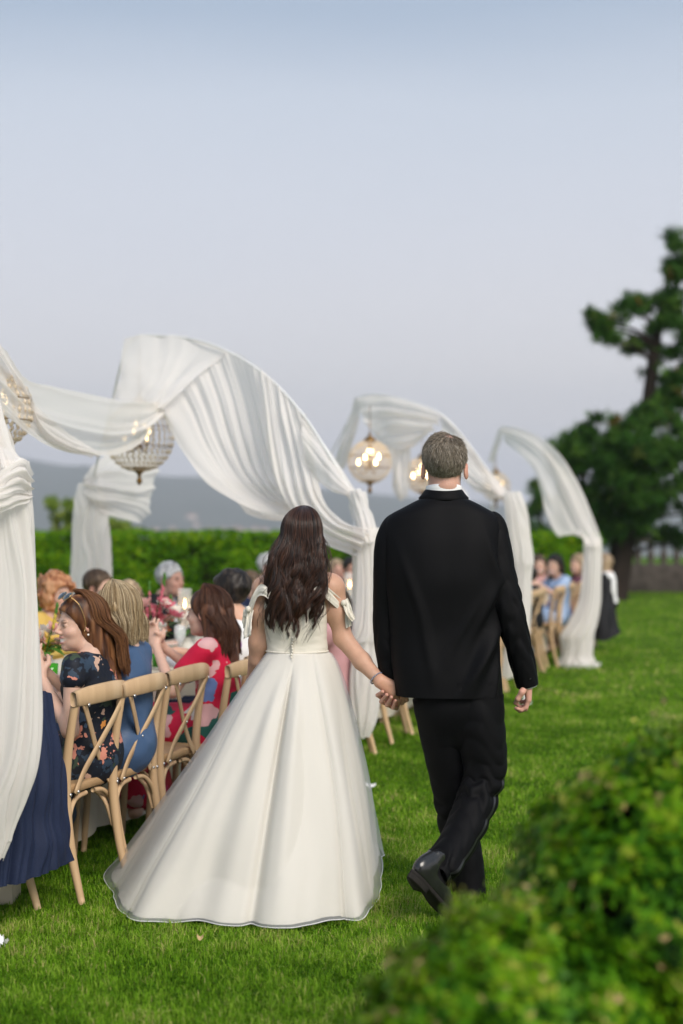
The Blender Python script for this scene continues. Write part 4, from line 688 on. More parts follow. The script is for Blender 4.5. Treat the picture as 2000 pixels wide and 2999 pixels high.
for GS in (GSl, GSr):
    e = GS[-1]; c = e.mean(0); dn = nrm(GS[-1].mean(0)-GS[-4].mean(0)); G = np.stack([c+(e-c)*.86+dn*.0, c+(e-c)*.84+dn*.006, c+(e-c)*.80+dn*.006, c+(e-c)*.78-dn*.03]); mk('shirt_cuff', G.reshape(-1, 3), gridF(4, 48, cv=True), M_white, man, local=False)
    G = np.stack([e, c+(e-c)*.93+dn*.001, c+(e-c)*.9-dn*.03]); mk('cuff_lining', G.reshape(-1, 3), gridF(3, 48, cv=True), M_suit, man, local=False)
for i in range(4):
    b = P(1541+i*3.4, 1958+i*9.5, 5.99-36*5.98/FP*.97); mk('button', *lathe([(1e-3, .004), (.006, .003), (.0075, 0), (.006, -.003)], 12), M_satin, man).matrix_basis = __import__('mathutils').Matrix.Translation(A(b)-A(man.location)) @ __import__('mathutils').Matrix.Rotation(PI/2, 4, 'X')
# --- trousers
F = Field(P(1180, 2200, 6.0)-A([0, .2, 0]), P(1500, 1960, 6.0)+A([0, .2, 0]), .01); F.ell(P(1342, 2060, 6.0), (.17, .125, .15), .04); F.cone(P(1290, 2070, 6.02), P(1302, 2150, 6.03), .108, .104, .05); F.cone(P(1395, 2070, 5.99), P(1408, 2150, 5.97), .11, .10, .05); V, Fq = F.mesh(); mk('trouser_seat', V, Fq, M_suit, man, local=False)
ll, GLl = path_loft('trouser_leg', [(1288, 2040, 6.02, 80), (1298, 2120, 6.03, 76), (1312, 2220, 6.05, 67), (1330, 2330, 6.09, 60), (1344, 2430, 6.11, 57), (1362, 2530, 6.11, 54), (1373, 2600, 6.10, 48), (1376, 2640, 6.08, 47), (1377, 2656, 6.07, 46)], M_suit, man, 48, 110, .005, 9, 7, spots=((.45, .08), (.95, .08)))
lr, GLr = path_loft('trouser_leg', [(1395, 2040, 5.98, 80), (1402, 2110, 5.97, 76), (1412, 2180, 5.97, 70), (1420, 2240, 5.97, 64), (1412, 2300, 5.95, 58), (1388, 2370, 5.89, 56), (1352, 2445, 5.80, 54), (1314, 2508, 5.71, 52), (1284, 2545, 5.655, 52), (1268, 2562, 5.63, 51)], M_suit, man, 56, 130, .010, 11, 9, spots=((.50, .09), (.9, .08)))
k = 40; e = GLr; idx = int(56*.0); 
j = int(np.argmax((GLr[90]-GLr[90].mean(0))@A([.9, -.45, 0]))); strip = GLr[50:, [(j-1) % 56, j, (j+1) % 56]]; Nn = nrm(strip-GLr[50:].mean(1)[:, None]); cs = strip[:, 1:2]+(strip-strip[:, 1:2])*.75+Nn*.0025; mk('satin_stripe', cs.reshape(-1, 3), gridF(len(cs), 3)[:, ::-1], M_satin, man, local=False)
# --- shoes
def shoe(heel, toe, up, side, parent, lift=True):
    f = nrm(toe-heel); r = nrm(np.cross(f, A(up))); u = np.cross(r, f); R = np.stack([r, f, u], 1); c = (heel+toe)/2; L = np.linalg.norm(toe-heel)
    F = Field(A([-.09, -.2, -.04]), A([.09, .2, .16]), .0045)
    F.ell((0, .07, .028), (.047, .082, .036), .02); F.ell((0, -.06, .04), (.036, .085, .05), .03); F.ell((0, .0, .045), (.037, .08, .045), .03); F.ell((0, -.1, .055), (.034, .045, .06), .02); F.cone((0, -.085, .09), (0, -.08, .13), .037, .036, .02)
    F.ell((0, -.082, .15), (.028, .036, .05), .004, sub=True); F.cone((0, -.02, .10), (0, .03, .075), .012, .014, .02)
    w_ = F._win(A([-.1, -.25, -.1]), A([.1, .25, .012])); F.f[w_[0]] = np.maximum(F.f[w_[0]], .010-w_[1][..., 2])
    V, Fq = F.mesh(); V = V*A([1, L/.305, 1]); o = mk('shoe', c+V@R.T, Fq, M_shoe, parent, local=False)
    a = np.linspace(0, 2*PI, 60, endpoint=False); yv = np.sin(a)*.155; wv = np.interp(yv, [-.155, -.12, -.05, 0, .06, .11, .155], [.030, .036, .034, .036, .049, .046, .02]); ox = np.cos(a)*wv*1.06
    lay = [(1e-3, -.004), (.97, -.004), (1, -.002), (1, .009), (.97, .011), (1e-3, .011)]; G = np.stack([np.stack([ox*k_, yv*(k_ if k_ > .5 else k_), 0*a+zz], -1) for k_, zz in lay]); mk('sole', c+(G.reshape(-1, 3)*A([1, L/.305, 1]))@R.T, gridF(6, 60, cv=True)[:, ::-1], M_sole, o, local=False)
    m = a[(yv < -.055)]; q = np.stack([ox, yv], -1)[yv < -.055]; q = q[np.argsort(np.arctan2(q[:, 0], -(q[:, 1]+.06)))]; G = np.stack([np.c_[q*k_+A([0, -.1])*(1-k_), np.full(len(q), zz)] for k_, zz in ((.02, -.026), (.97, -.026), (1, -.022), (1, -.003))]); mk('heel', c+(G.reshape(-1, 3)*A([1, L/.305, 1]))@R.T, gridF(4, len(q), cv=True)[:, ::-1], M_sole, o, local=False)
    for i in range(3):
        y = .0+.018*i; mk('lace', c+(cr(A([(-.02, y, .088-.009*i), (0, y+.004, .100-.010*i), (.02, y, .088-.009*i)]), np.linspace(0, 1, 8)))@R.T if False else tubeVF(c+(cr(A([(-.022, y, .086-.009*i), (0, y+.004, .099-.010*i), (.022, y, .086-.009*i)]), np.linspace(0, 1, 8)))@R.T, .0018, 5)[0], tubeVF(np.c_[np.zeros(8), np.arange(8.), np.zeros(8)], .0018, 5)[1], M_shoe, o, local=False)
    return o
shoe(P(1204, 2552, 5.50), P(1318, 2706, 5.70)+A([0, 0, .012]), (.62, .62, .48), 1, man)
shoe(P(1374, 2652, 6.035)*A([1, 1, 0])+A([0, 0, .03]), P(1392, 2600, 6.29)*A([1, 1, 0])+A([0, 0, .02]), (0, 0, 1), 1, man)
# ================================================================ the bride
M_gown = mat('ivory_satin', (.70, .66, .575), .6, (.665, .625, .54), nscale=3, bump=.0003, bscale=300, spec=.35, sheen=.1); M_organza = mat('organza', (.78, .785, .80), .7, spec=.1, trans=.35, alpha=.34, bump=.0002, bscale=500); M_trim = mat('organza_hem', (.74, .74, .74), .5, trans=.2)
M_hdark = hair_mat('dark_brown_hair', (.006, .0034, .0025), (.021, .010, .0065), (.11, .047, .027), .33, .5)
YB = 6.1; SB = FP/YB
bride = empty('person', P(880, 2611, YB)*A([1, 1, 0])); tag(bride, 'bride with long dark hair in a wide ivory gown walking away', 'person')
ho = P(884, 1578, YB+.02); Rb = frame((.0, 1, -.03))
acc = []
F = Field(P(700, 2020, 5.75), P(1140, 1480, 6.45), .006)
head_prims(F, ho, Rb, 1.0, nk=P(882, 1690, YB+.03))
F.cone(P(800, 1722, YB), P(960, 1720, YB), .052, .052, .05); F.cone(P(860, 1690, YB+.02), P(790, 1722, YB), .045, .048, .04); F.cone(P(895, 1690, YB+.02), P(965, 1720, YB), .045, .048, .04)
F.ell(P(862, 1790, YB), (.125, .082, .16), .05); F.ell(P(868, 1890, YB), (.105, .075, .12), .05)
F.ell(P(835, 1755, YB-.065), (.045, .02, .06), .03); F.ell(P(905, 1755, YB-.065), (.045, .02, .06), .03)
F.chain([P(772, 1728, YB), P(763, 1790, YB), P(758, 1880, YB+.02), P(752, 1930, YB+.05)], [.049, .043, .037, .037], .04)
F.chain([P(972, 1724, YB), P(988, 1790, YB+.005), P(1004, 1868, YB+.01)], [.049, .044, .039], .04)
F.chain([P(1004, 1868, YB+.01), P(1060, 1936, 6.06), P(1110, 1992, 6.0)], [.040, .037, .026], .02)
V, Fq = F.mesh(); acc.append((V, Fq, paint_face(V, ho, Rb, 1., TAN)))
F = Field(P(700, 2100, 6.0), P(800, 1880, 6.55), .005); F.chain([P(752, 1925, YB+.05), P(744, 1990, YB+.15), P(748, 2040, YB+.24)], [.037, .031, .024], .02); hand_prims(F, P(748, 2040, YB+.24), np.stack([A([1., 0, 0]), nrm(A([.1, .6, -.75])), nrm(A([-.3, .72, .6]))], 1), 1, .6, .9); V, Fq = F.mesh(); acc.append((V, Fq, np.tile(TAN, (len(V), 1))))
F = Field(P(1085, 2090, 5.98)-A([0, .1, 0]), P(1215, 1960, 5.98)+A([0, .13, 0]), .003)
F.cone(P(1085, 1963, 6.03), P(1112, 1993, 6.0), .031, .0255, .01)
for q0, q1 in (((1116, 1990), (1168, 2012)), ((1114, 1996), (1160, 2024)), ((1110, 2000), (1148, 2032))): F.cone(P(*q0, 5.99), P(*q1, 5.99), .0205, .0165, .012)
for ch in ([(1166, 2014, 5.99), (1190, 2030, 6.0), (1192, 2050, 6.03), (1178, 2058, 6.06)], [(1160, 2024, 5.99), (1180, 2042, 6.0), (1178, 2060, 6.04), (1164, 2062, 6.075)], [(1152, 2032, 5.99), (1168, 2052, 6.0), (1164, 2068, 6.04), (1150, 2066, 6.08)]): F.chain([P(*q) for q in ch], [.0092, .0082, .0078, .007], .004)
F.chain([P(1120, 2004, 6.01), P(1138, 2030, 6.02), P(1150, 2040, 6.03)], [.013, .0105, .009], .006)
V, Fq = F.mesh(); acc.append((V, Fq, np.tile(TAN*A([1.03, .97, .95]), (len(V), 1))))
body_obj(acc, bride)
# hair
a_ = long_hair(ho, Rb, .47, 90, 52, 77, a=.083, b=.104, c=.099, th=2.0, wide=1.32, back=.115, drift=-.03, wave=.022, wf=1.9, m=28, part=.012, endvar=.42, shift=(-.012, 0))
hair_obj('hair', a_, M_hdark, bride, .00095, .0004)
hair_obj('loose_hair', long_hair(ho, Rb, .50, 70, 4, 91, a=.085, b=.106, c=.1, th=2.0, wide=1.45, back=.12, drift=-.03, wave=.034, wf=1.7, m=28, part=.012, endvar=.5, shift=(-.012, 0), tight=.1), M_hdark, bride, .0006, .0003)
F = Field(ho-A([.16, .19, .36]), ho+A([.16, .15, .16]), .008); F.ell(ho+Rb@A([0, -.018, .034]), (.074, .092, .088), .02); F.cone(ho+A([0, -.04, .02]), ho+A([-.008, -.06, -.2]), .062, .05, .04)
for x in (-.055, 0, .055): F.cone(ho+A([x*.8, -.04, 0]), ho+A([x*1.25-.01, -.085, -.23]), .042, .018, .02)
F.ell(ho+Rb@A([0, .12, -.04]), (.075, .1, .1), .02, sub=True); V, Fq = F.mesh(); mk('hair_base', V, Fq, M_hdark, bride, local=False)
# bodice: rows follow the waist; upper edge dips at the back
sec = []
for py, l, r, ry in ((1728, 768, 954, .092), (1770, 767, 955, .098), (1810, 771, 955, .098), (1850, 778, 955, .095), (1885, 784, 956, .092), (1908, 785, 957, .094)):
    c = P((l+r)/2, py, YB-.004); sec.append((c[0], c[1], c[2], (r-l)/2/SB+.004, ry))
def bod(G, t, a):
    zt = G[0, 0, 2]; zb = G[-1, 0, 2]; bk = np.exp(-((a-1.5*PI)/.5)**2); dip = .095*bk+.012*np.cos(a*2)**2; z = G[..., 2]; ztop = zt-dip+.0*t
    nz_ = zb+(z-zb)/(zt-zb)*(ztop-zb); G = G.copy(); G[..., 2] = nz_
    G += nrm(np.stack([np.cos(a)+0*t, np.sin(a)+0*t, 0*a+0*t], -1))*(.0022*fbm(G[..., 0:1]*16, G[..., 2:3]*30, 3)); return G
bo, GB = ring_loft('bodice', sec, M_gown, bride, 96, 60, exp=2.15, fn=bod)
ed = GB[0]; mk('neckline', *tubeVF(np.r_[ed, ed[:1]], .0035, 8, cap=False), M_gown, bride, local=False)
wv = GB[-2]; cw_ = wv.mean(0); mk('waist_seam', *tubeVF(np.r_[cw_+(wv-cw_)*1.008, (cw_+(wv-cw_)*1.008)[:1]], .004, 8, cap=False), M_gown, bride, local=False)
for i in range(12):
    py = 1868+i*8.2; b = P(857-.4*i+1.5*math.sin(i*1.7), py, YB-.107-(.012 if py > 1912 else 0)); F_ = lathe([(1e-3, .0055), (.004, .0045), (.0058, 0), (.004, -.0045), (1e-3, -.0055)], 10); mk('button', F_[0]+b, F_[1], M_gown, bride, local=False)
# off-shoulder straps with bows
def strip(ctrl, name, freq=1.5, amp=.004, seed=0): return sheet(name, ctrl, 40, 14, bride, freq, amp, seed, mt=M_gown)
strip([[(800, 1742, 5.985), (792, 1760, 5.985)], [(776, 1714, 6.0), (774, 1746, 5.99)], [(758, 1714, 6.03), (756, 1748, 6.02)], [(739, 1744, 6.045), (744, 1778, 6.04)], [(725, 1780, 6.08), (734, 1812, 6.07)], [(722, 1798, 6.14), (730, 1822, 6.14)], [(740, 1780, 6.20), (745, 1800, 6.20)]], 'strap', 1.2, .004, 1)
strip([[(728, 1780, 6.06), (742, 1786, 6.05)], [(720, 1815, 6.05), (738, 1822, 6.035)], [(713, 1850, 6.05), (738, 1850, 6.02)], [(712, 1872, 6.05), (734, 1862, 6.03)]], 'bow_tail', 1.2, .006, 2)
strip([[(716, 1784, 6.07), (730, 1776, 6.045)], [(712, 1812, 6.08), (726, 1812, 6.05)], [(714, 1840, 6.09), (722, 1838, 6.07)]], 'bow_loop', 1, .006, 3)
strip([[(908, 1732, 5.985), (918, 1752, 5.985)], [(930, 1706, 5.995), (936, 1738, 5.985)], [(948, 1710, 6.01), (948, 1744, 6.0)], [(975, 1732, 6.035), (970, 1766, 6.03)], [(1002, 1754, 6.07), (996, 1788, 6.065)], [(1014, 1764, 6.12), (1010, 1786, 6.12)], [(1000, 1760, 6.19), (996, 1780, 6.19)]], 'strap', 1.2, .004, 4)
strip([[(1002, 1762, 6.055), (1018, 1752, 6.06)], [(1008, 1786, 6.04), (1028, 1778, 6.05)], [(1016, 1806, 6.035), (1036, 1806, 6.05)], [(1030, 1822, 6.04), (1038, 1812, 6.05)]], 'bow_tail', 1.2, .006, 5)
strip([[(1000, 1768, 6.06), (1012, 1766, 6.05)], [(1012, 1800, 6.07), (1028, 1806, 6.05)], [(1014, 1840, 6.07), (1030, 1832, 6.06)]], 'bow_loop', 1, .006, 6)
kn = P(1006, 1766, 6.05); V, F_ = lathe([(1e-3, .014), (.009, .01), (.012, 0), (.009, -.01), (1e-3, -.014)], 12); mk('bow_knot', V+kn, F_, M_gown, bride, local=False); mk('bow_knot', V+P(727, 1784, 6.05), F_, M_gown, bride, local=False)
# skirt
hem = [(1120, 2520), (1112, 2590), (1098, 2650), (1056, 2694), (990, 2706), (900, 2724), (770, 2729), (620, 2716), (470, 2706), (375, 2690), (342, 2640), (324, 2574), (400, 2505), (560, 2460), (760, 2440), (950, 2450), (1070, 2480)]
HW = A([ground(*q) for q in hem]); HW = np.r_[HW, HW[:1]]; na = 420; hp = cr(HW, np.linspace(0, 1, na+1))[:-1]
cwst = P(871, 1908, YB-.004); th = np.arctan2(hp[:, 1]-6.25, hp[:, 0]+.33); wr_ = np.stack([cwst[0]+.127*np.cos(th), cwst[1]+.097*np.sin(th), np.full(na, cwst[2])], -1)
def skirt(name, mt, sc, amp, seed, lift, nz=110, parent=bride, off=0.):
    t = np.linspace(0, 1, nz)[:, None]; rt = np.clip(np.cos(th), 0, 1)[None]; e = 1.0-.42*rt**1.5-.12*np.clip(-np.sin(th), 0, 1)[None]; gx = t**e
    ctr_ = hp.mean(0); h = ctr_+(hp-ctr_)*sc; G = np.empty((nz, na, 3)); G[..., :2] = wr_[None, :, :2]+(h-wr_)[None, :, :2]*gx[..., None]
    zt = cwst[2]; bel = 1-t; G[..., 2] = zt*bel+lift*t
    u = np.arange(na)/na; per = u[None]*1.0
    w1 = fold(per*6.5+.35*np.sin(2*PI*per*3+seed)+.25*vnoise(per*9+seed, t*2.0)+seed*.3); w2 = np.sin(2*PI*(per*23+.6*vnoise(per*14+seed, t*1.5)))
    am = amp*(t**.9)*(.5+.5*vnoise(per*6+seed*2, 0*t)**2+.25)
    D = am*(w1+.15*w2)+.25*amp*t*vnoise(per*30, t*5+seed)
    bc = np.exp(-((th+1.55)/.05)**2)[None]; D = D-.035*sstep(.02, .25, t)*np.exp(-((th+1.60)/.035)**2)[None]+.03*sstep(.02, .3, t)*np.exp(-((th+1.45)/.09)**2)[None]+.026*sstep(.02, .3, t)*np.exp(-((th+1.78)/.10)**2)[None]
    D = D+off*(.5+t**.5)*(1+.8*vnoise(per*17+3, t*1.5)); N = nrm(np.stack([np.cos(th), np.sin(th), 0*th], -1))[None]; G = G+N*D[..., None]
    G[..., 2] += t**6*.012*vnoise(per*26+seed, 0*t)+t**10*.012*(w1+1)*.5
    mk(name, G.reshape(-1, 3), gridF(nz, na, cv=True), mt, parent, local=False); return G
G1 = skirt('skirt', M_gown, .972, .019, 2, .016); G2 = skirt('overskirt', M_organza, .99, .019, 2, .012, off=.011)
mk('hem_trim', *tubeVF(np.r_[G2[-1], G2[-1][:1]], .0022, 6, cap=False), M_trim, bride, local=False)
# bracelet, ring
a = np.linspace(0, 2*PI, 27)[:-1]; bx = nrm(P(1112, 1993, 6.0)-P(1085, 1963, 6.03)); by = nrm(np.cross(bx, A([0, 1., 0]))); bz = np.cross(bx, by); cbr = P(1103, 1986, 6.006)
M_bead = mat('steel_bead', (.35, .38, .48), .25, metal=.8); br = empty('bracelet', cbr); br.parent = bride; br.location = cbr-A(bride.location)
V0, F0 = lathe([(1e-3, .0035), (.0028, .002), (.0035, 0), (.0028, -.002), (1e-3, -.0035)], 8); b0 = None
for q in a:
    p = (by*math.cos(q)+bz*math.sin(q))*.0305
    if b0 is None: b0 = mk('bead', V0, F0, M_bead, br); b = b0
    else: b = b0.copy(); link(b, br)
    b.location = p
# ================================================================ seated guests
def floral(name, base, cols, scale, seed=0, rough=.6):
    m = bpy.data.materials.new(name); m.use_nodes = True; N = m.node_tree.nodes; L = m.node_tree.links; b = N['Principled BSDF']; b.inputs['Roughness'].default_value = rough; b.inputs['Specular IOR Level'].default_value = .2
    t = N.new('ShaderNodeTexCoord'); mp_ = N.new('ShaderNodeMapping'); mp_.inputs['Location'].default_value = (seed, seed*2, 0); L.new(t.outputs['Object'], mp_.inputs[0])
    nz = N.new('ShaderNodeTexNoise'); nz.inputs['Scale'].default_value = scale*1.3; L.new(mp_.outputs[0], nz.inputs['Vector']); mxv = N.new('ShaderNodeMixRGB'); mxv.inputs[0].default_value = .12; L.new(mp_.outputs[0], mxv.inputs[1]); L.new(nz.outputs['Color'], mxv.inputs[2])
    v = N.new('ShaderNodeTexVoronoi'); v.inputs['Scale'].default_value = scale; L.new(mxv.outputs[0], v.inputs['Vector']); sx = N.new('ShaderNodeSeparateXYZ'); L.new(v.outputs['Color'], sx.inputs[0])
    r = N.new('ShaderNodeValToRGB'); r.color_ramp.interpolation = 'CONSTANT'; e = r.color_ramp.elements
    while len(e) < len(cols): e.new(.5)
    for q, (p, c) in zip(e, cols): q.position = p; q.color = (*c, 1)
    L.new(sx.outputs['X'], r.inputs[0]); ds = N.new('ShaderNodeMath'); ds.operation = 'LESS_THAN'; L.new(v.outputs['Distance'], ds.inputs[0]); ds.inputs[1].default_value = .55
    mm = N.new('ShaderNodeMixRGB'); L.new(ds.outputs[0], mm.inputs[0]); mm.inputs[1].default_value = (*base, 1); L.new(r.outputs[0], mm.inputs[2]); L.new(mm.outputs[0], b.inputs['Base Color'])
    bp = N.new('ShaderNodeBump'); bp.inputs['Distance'].default_value = .003; n2 = N.new('ShaderNodeTexNoise'); n2.inputs['Scale'].default_value = 25; L.new(t.outputs['Object'], n2.inputs['Vector']); L.new(n2.outputs['Fac'], bp.inputs['Height']); L.new(bp.outputs[0], b.inputs['Normal']); return m
M_flor = floral('dark_floral_chiffon', (.010, .013, .022), [(0, (.012, .014, .02)), (.38, (.03, .05, .08)), (.55, (.55, .22, .16)), (.66, (.5, .33, .25)), (.78, (.04, .06, .04)), (.88, (.6, .25, .06)), (.95, (.05, .08, .13))], 19, 3)
M_redp = floral('red_printed_dress', (.55, .012, .05), [(0, (.55, .012, .05)), (.42, (.66, .03, .16)), (.54, (.13, .20, .42)), (.68, (.62, .36, .36)), (.80, (.02, .10, .08)), (.88, (.35, .12, .42)), (.94, (.60, .55, .50))], 8.5, 5)
M_blue = mat('slate_blue_satin', (.035, .075, .16), .45, (.06, .11, .21), nscale=4, spec=.35, bump=.003, bscale=14); M_navy = mat('navy_wool', (.010, .016, .042), .7, (.016, .025, .06), nscale=200, bump=.0005, bscale=500, spec=.2)
M_lblue = mat('light_blue_dress', (.25, .36, .56), .6, (.36, .47, .66), nscale=18, bump=.002, bscale=30); M_lilac = mat('lilac_dress', (.55, .42, .55), .6); M_yel = mat('yellow_dress', (.65, .42, .08), .6, (.7, .5, .16), nscale=9); M_rose = mat('rose_dress', (.5, .27, .28), .6); M_plum = mat('plum_dress', (.16, .05, .09), .6); M_blackg = mat('black_cloth', (.006, .006, .008), .7)
M_h = {k: hair_mat('hair_'+k, *c, .5, .3) for k, c in {'auburn': ((.035, .013, .006), (.11, .042, .016), (.24, .11, .045)), 'blonde': ((.10, .065, .03), (.36, .25, .13), (.66, .54, .36)), 'chestnut': ((.022, .009, .006), (.065, .024, .013), (.13, .055, .028)), 'black': ((.005, .004, .004), (.014, .01, .008), (.04, .03, .022)), 'ginger': ((.20, .07, .03), (.42, .18, .08), (.6, .32, .17)), 'silver': ((.20, .20, .20), (.42, .42, .42), (.65, .65, .64)), 'brown': ((.03, .018, .011), (.075, .047, .028), (.15, .1, .06)), 'sandy': ((.12, .08, .05), (.28, .2, .12), (.45, .34, .22))}.items()}
def guest(px, py, Y, fwd, label, hair=('short', 'brown'), top=None, sleeve='long', arms='table', hface=None, male=False, smile=0, skin=FAIR, h=.011, pitch=0., jacket=None, legs=None, elb=None, wri=None, tilt=0, group='guests seated at the long table', s=1.0, seat=True, name='person'):
    hd = P(px, py, Y); f = nrm(A([fwd[0], fwd[1], 0.])); R = frame(f); k = (hd[2]-.47)/.70
    o = hd-R@A([0, .06, 0]); o[2] = 0
    def q(x, y, z): return o+R@A([x, y, (.47+(z-.47)*k) if z > .47 else z])
    root = empty(name, o); tag(root, label, 'person', group)
    hf = nrm(A([*(hface if hface is not None else fwd), 0.])); hf = nrm(hf+A([0, 0, pitch])); Rh = frame(hf, (tilt, 0, 1)); hs = 1.07 if male else 1.0
    sw = .185 if male else .158; nk = q(0, .0, 1.035)
    E = elb or [(-(sw+.055), .10, .76), (sw+.055, .10, .76)]
    if wri is None:
        wri = {'table': [(-.12, .36, .83), (.12, .36, .83)], 'clap': [(-.025, .33, .97), (.03, .33, .96)], 'lap': [(-.1, .25, .62), (.1, .25, .62)], 'chin': [(-.03, .22, 1.0), (.12, .36, .83)]}[arms]
    if arms == 'clap' and elb is None: E = [(-(sw+.04), .16, .80), (sw+.04, .16, .80)]
    lo = o-A([.75, .75, .0]); hi = o+A([.75, .75, hd[2]+.17])
    # --- body
    F = Field(lo, hi, h); F.cone(hd+Rh@A([0, -.02, -.07])*hs, nk, .045*hs, .05*hs, .02); F.cone(q(-sw+.03, 0, .985), q(sw-.03, 0, .985), .046, .046, .04); F.ell(q(0, 0, .86), (.13, .08, .16), .05, R); F.ell(q(0, 0, .6), (.13, .09, .14), .05, R)
    for i, x in ((0, -1), (1, 1)):
        F.chain([q(x*sw, 0, .985), q(*E[i]), q(*wri[i])], [.047 if male else .041, .038 if male else .033, .026 if male else .022], .03)
        wv_ = q(*wri[i]); d = nrm(wv_-q(*E[i])); side = A([0, 0, 1.]) if arms != 'clap' else nrm(R@A([0, .2, 1])); n_ = nrm(R@A([x if arms == 'clap' else 0, 0, 0 if arms == 'clap' else 1])); fy = nrm(d+(A([0, 0, .8]) if arms == 'clap' else 0)); xx = nrm(np.cross(fy, n_)); zz = np.cross(xx, fy)
        if h <= .0085: hand_prims(F, wv_, np.stack([xx, fy, zz], 1), 1 if (xx@side > 0 or arms != 'clap') else -1, .3, .95, .1, .4, .006)
        else: F.cone(wv_, wv_+fy*.08, .03, .026, .02); [F.cone(wv_+fy*.07+xx*u_, wv_+fy*.16+xx*u_*1.2, .012, .009, .008) for u_ in (-.027, -.009, .009, .027)]; F.cone(wv_+fy*.03, wv_+fy*.08+xx*.05, .013, .01, .01)
    for x in (-1, 1): F.chain([q(x*.09, .08, .5), q(x*.1, .44, .50), q(x*.1, .42, .10), q(x*.1, .53, .05)], [.07, .052, .036, .03], .03)
    V, Fq = F.mesh(); Fh = Field(hd-A([.15, .15, .2])*hs, hd+A([.15, .15, .14])*hs, .0038 if h <= .0085 else .0065); head_prims(Fh, hd, Rh, hs, smile, male, nk); V2, F2 = Fh.mesh(); F2 = [F2[0]+len(V)]; V = np.r_[V, V2]; Fq = [Fq[0], F2[0]]; mk('body', V, Fq, M_skin, root, attr={'col': paint_face(V, hd, Rh, hs, skin, male, smile)}, local=False)
    # --- garment
    top = top or M_white; i_ = .012
    def torso(F, inf, vneck=True):
        F.ell(q(0, 0, .87), (sw-.022+inf, .095+inf, .16), .05, R); F.ell(q(0, -.005, .70), (.135+inf+.01*male, .095+inf, .16), .06, R); F.ell(q(0, .0, .56), (.155+inf, .12+inf, .12), .06, R); F.cone(q(-sw+.035, 0, .982), q(sw-.035, 0, .982), .047+inf, .047+inf, .05)
        if not male: F.ell(q(0, .07, .88), (.10, .055, .065), .04, R)
    F = Field(lo, hi, h); torso(F, i_)
    for i, x in ((0, -1), (1, 1)):
        if sleeve == 'long': F.chain([q(x*sw, 0, .985), q(*E[i]), q(*(A(E[i])+(A(wri[i])-A(E[i]))*.93))], [.06, .05, .036], .03)
        elif sleeve == 'short': F.cone(q(x*sw, 0, .985), q(*(A([x*sw, 0, .985])*.45+A(E[i])*.55)), .058, .062, .03)
        elif sleeve == 'cap': F.cone(q(x*sw, 0, .985), q(*(A([x*sw, 0, .985])*.82+A(E[i])*.18)), .048, .056, .03)
    if legs is None or legs == 'dress':
        F.cone(q(0, .05, .53), q(0, .42, .53), .13, .12, .06)
        for x in (-1, 1): F.cone(q(x*.08, .05, .52), q(x*.11, .46, .52), .10, .085, .05)
        F.cone(q(0, .46, .48), q(0, .44, .22), .11, .14, .05); F.cone(q(-.1, .45, .45), q(-.12, .42, .2), .08, .09, .05); F.cone(q(.1, .45, .45), q(.12, .42, .2), .08, .09, .05)
    F.ell(q(0, .055, 1.06), (.085 if sleeve != 'long' or not male else .06, .075, .07), .01, R, sub=True)
    F.noise(.005, 13, px*.01); V, Fq = F.mesh(); mk('shirt' if male else 'dress', V, Fq, top, root, local=False)
    if legs not in (None, 'dress'):
        F = Field(lo, hi, h)
        for x in (-1, 1): F.chain([q(x*.09, .03, .53), q(x*.1, .45, .53), q(x*.1, .43, .08)], [.105, .075, .055], .04)
        F.ell(q(0, -.0, .56), (.17, .135, .12), .04, R); V, Fq = F.mesh(); mk('trousers', V, Fq, legs, root, local=False)
    if jacket is not None:
        F = Field(lo, hi, h); torso(F, i_+.013)
        for i, x in ((0, -1), (1, 1)): F.chain([q(x*sw, 0, .985), q(*E[i]), q(*(A(E[i])+(A(wri[i])-A(E[i]))*.85))], [.07, .06, .046], .03)
        F.cone(q(0, .14, .70), q(0, .13, 1.08), .02, .10, .01, sub=True); F.noise(.004, 12, px*.02); V, Fq = F.mesh(); mk('jacket', V, Fq, jacket, root, local=False)
    # --- hair
    st, hc = hair; hm_ = M_h[hc]; w_ = lambda *p: hd+Rh@(A(p, float)*hs); F = Field(hd-A([.26, .26, .5]), hd+A([.26, .26, .2]), min(h, .009)*.9)
    cv = {'curly': .035, 'short': .010, 'bald': .004}.get(st, .014); F.ell(w_(0, -.016, .038), A([.076+cv, .096+cv, .084+cv])*hs, .01, Rh)
    if st in ('long', 'wavy'):
        L_ = .27 if st == 'long' else .26; F.cone(w_(0, -.06, .0), w_(0, -.105, -L_), .085, .075, .03)
        for x in (-1, 1): F.cone(w_(x*.062, -.035, .01), w_(x*.07, -.08, -L_*.8), .034, .04, .03)
    if st == 'bob':
        for x in (-1, 0, 1): F.cone(w_(x*.06, -.03-.03*(x == 0), .02), w_(x*.066, -.035-.04*(x == 0), -.12), .05, .045, .03)
    if st == 'curly':
        for x in (-1, 1): F.ell(w_(x*.06, -.02, -.02), (.06, .07, .08), .03, Rh)
        F.ell(w_(0, -.06, -.03), (.08, .07, .08), .03, Rh); F.noise(.022, 26, px*.03)
    else: F.noise(.007 if st != 'short' else .009, (45, 45, 10) if st != 'short' else (30, 30, 22), px*.03)
    F.ell(w_(0, .105, -.04), A([.11, .088 if st != 'curly' else .075, .105])*hs, .012, Rh, sub=True)
    if st in ('short', 'bald'): F.ell(w_(0, .03, -.11), A([.12, .10, .085])*hs, .01, Rh, sub=True); F.ell(w_(0, -.02, -.16), A([.12, .13, .09])*hs, .01, Rh, sub=True); [F.ell(w_(x*.085, -.002, -.012), A([.03, .024, .036])*hs, .006, Rh, sub=True) for x in (-1, 1)]
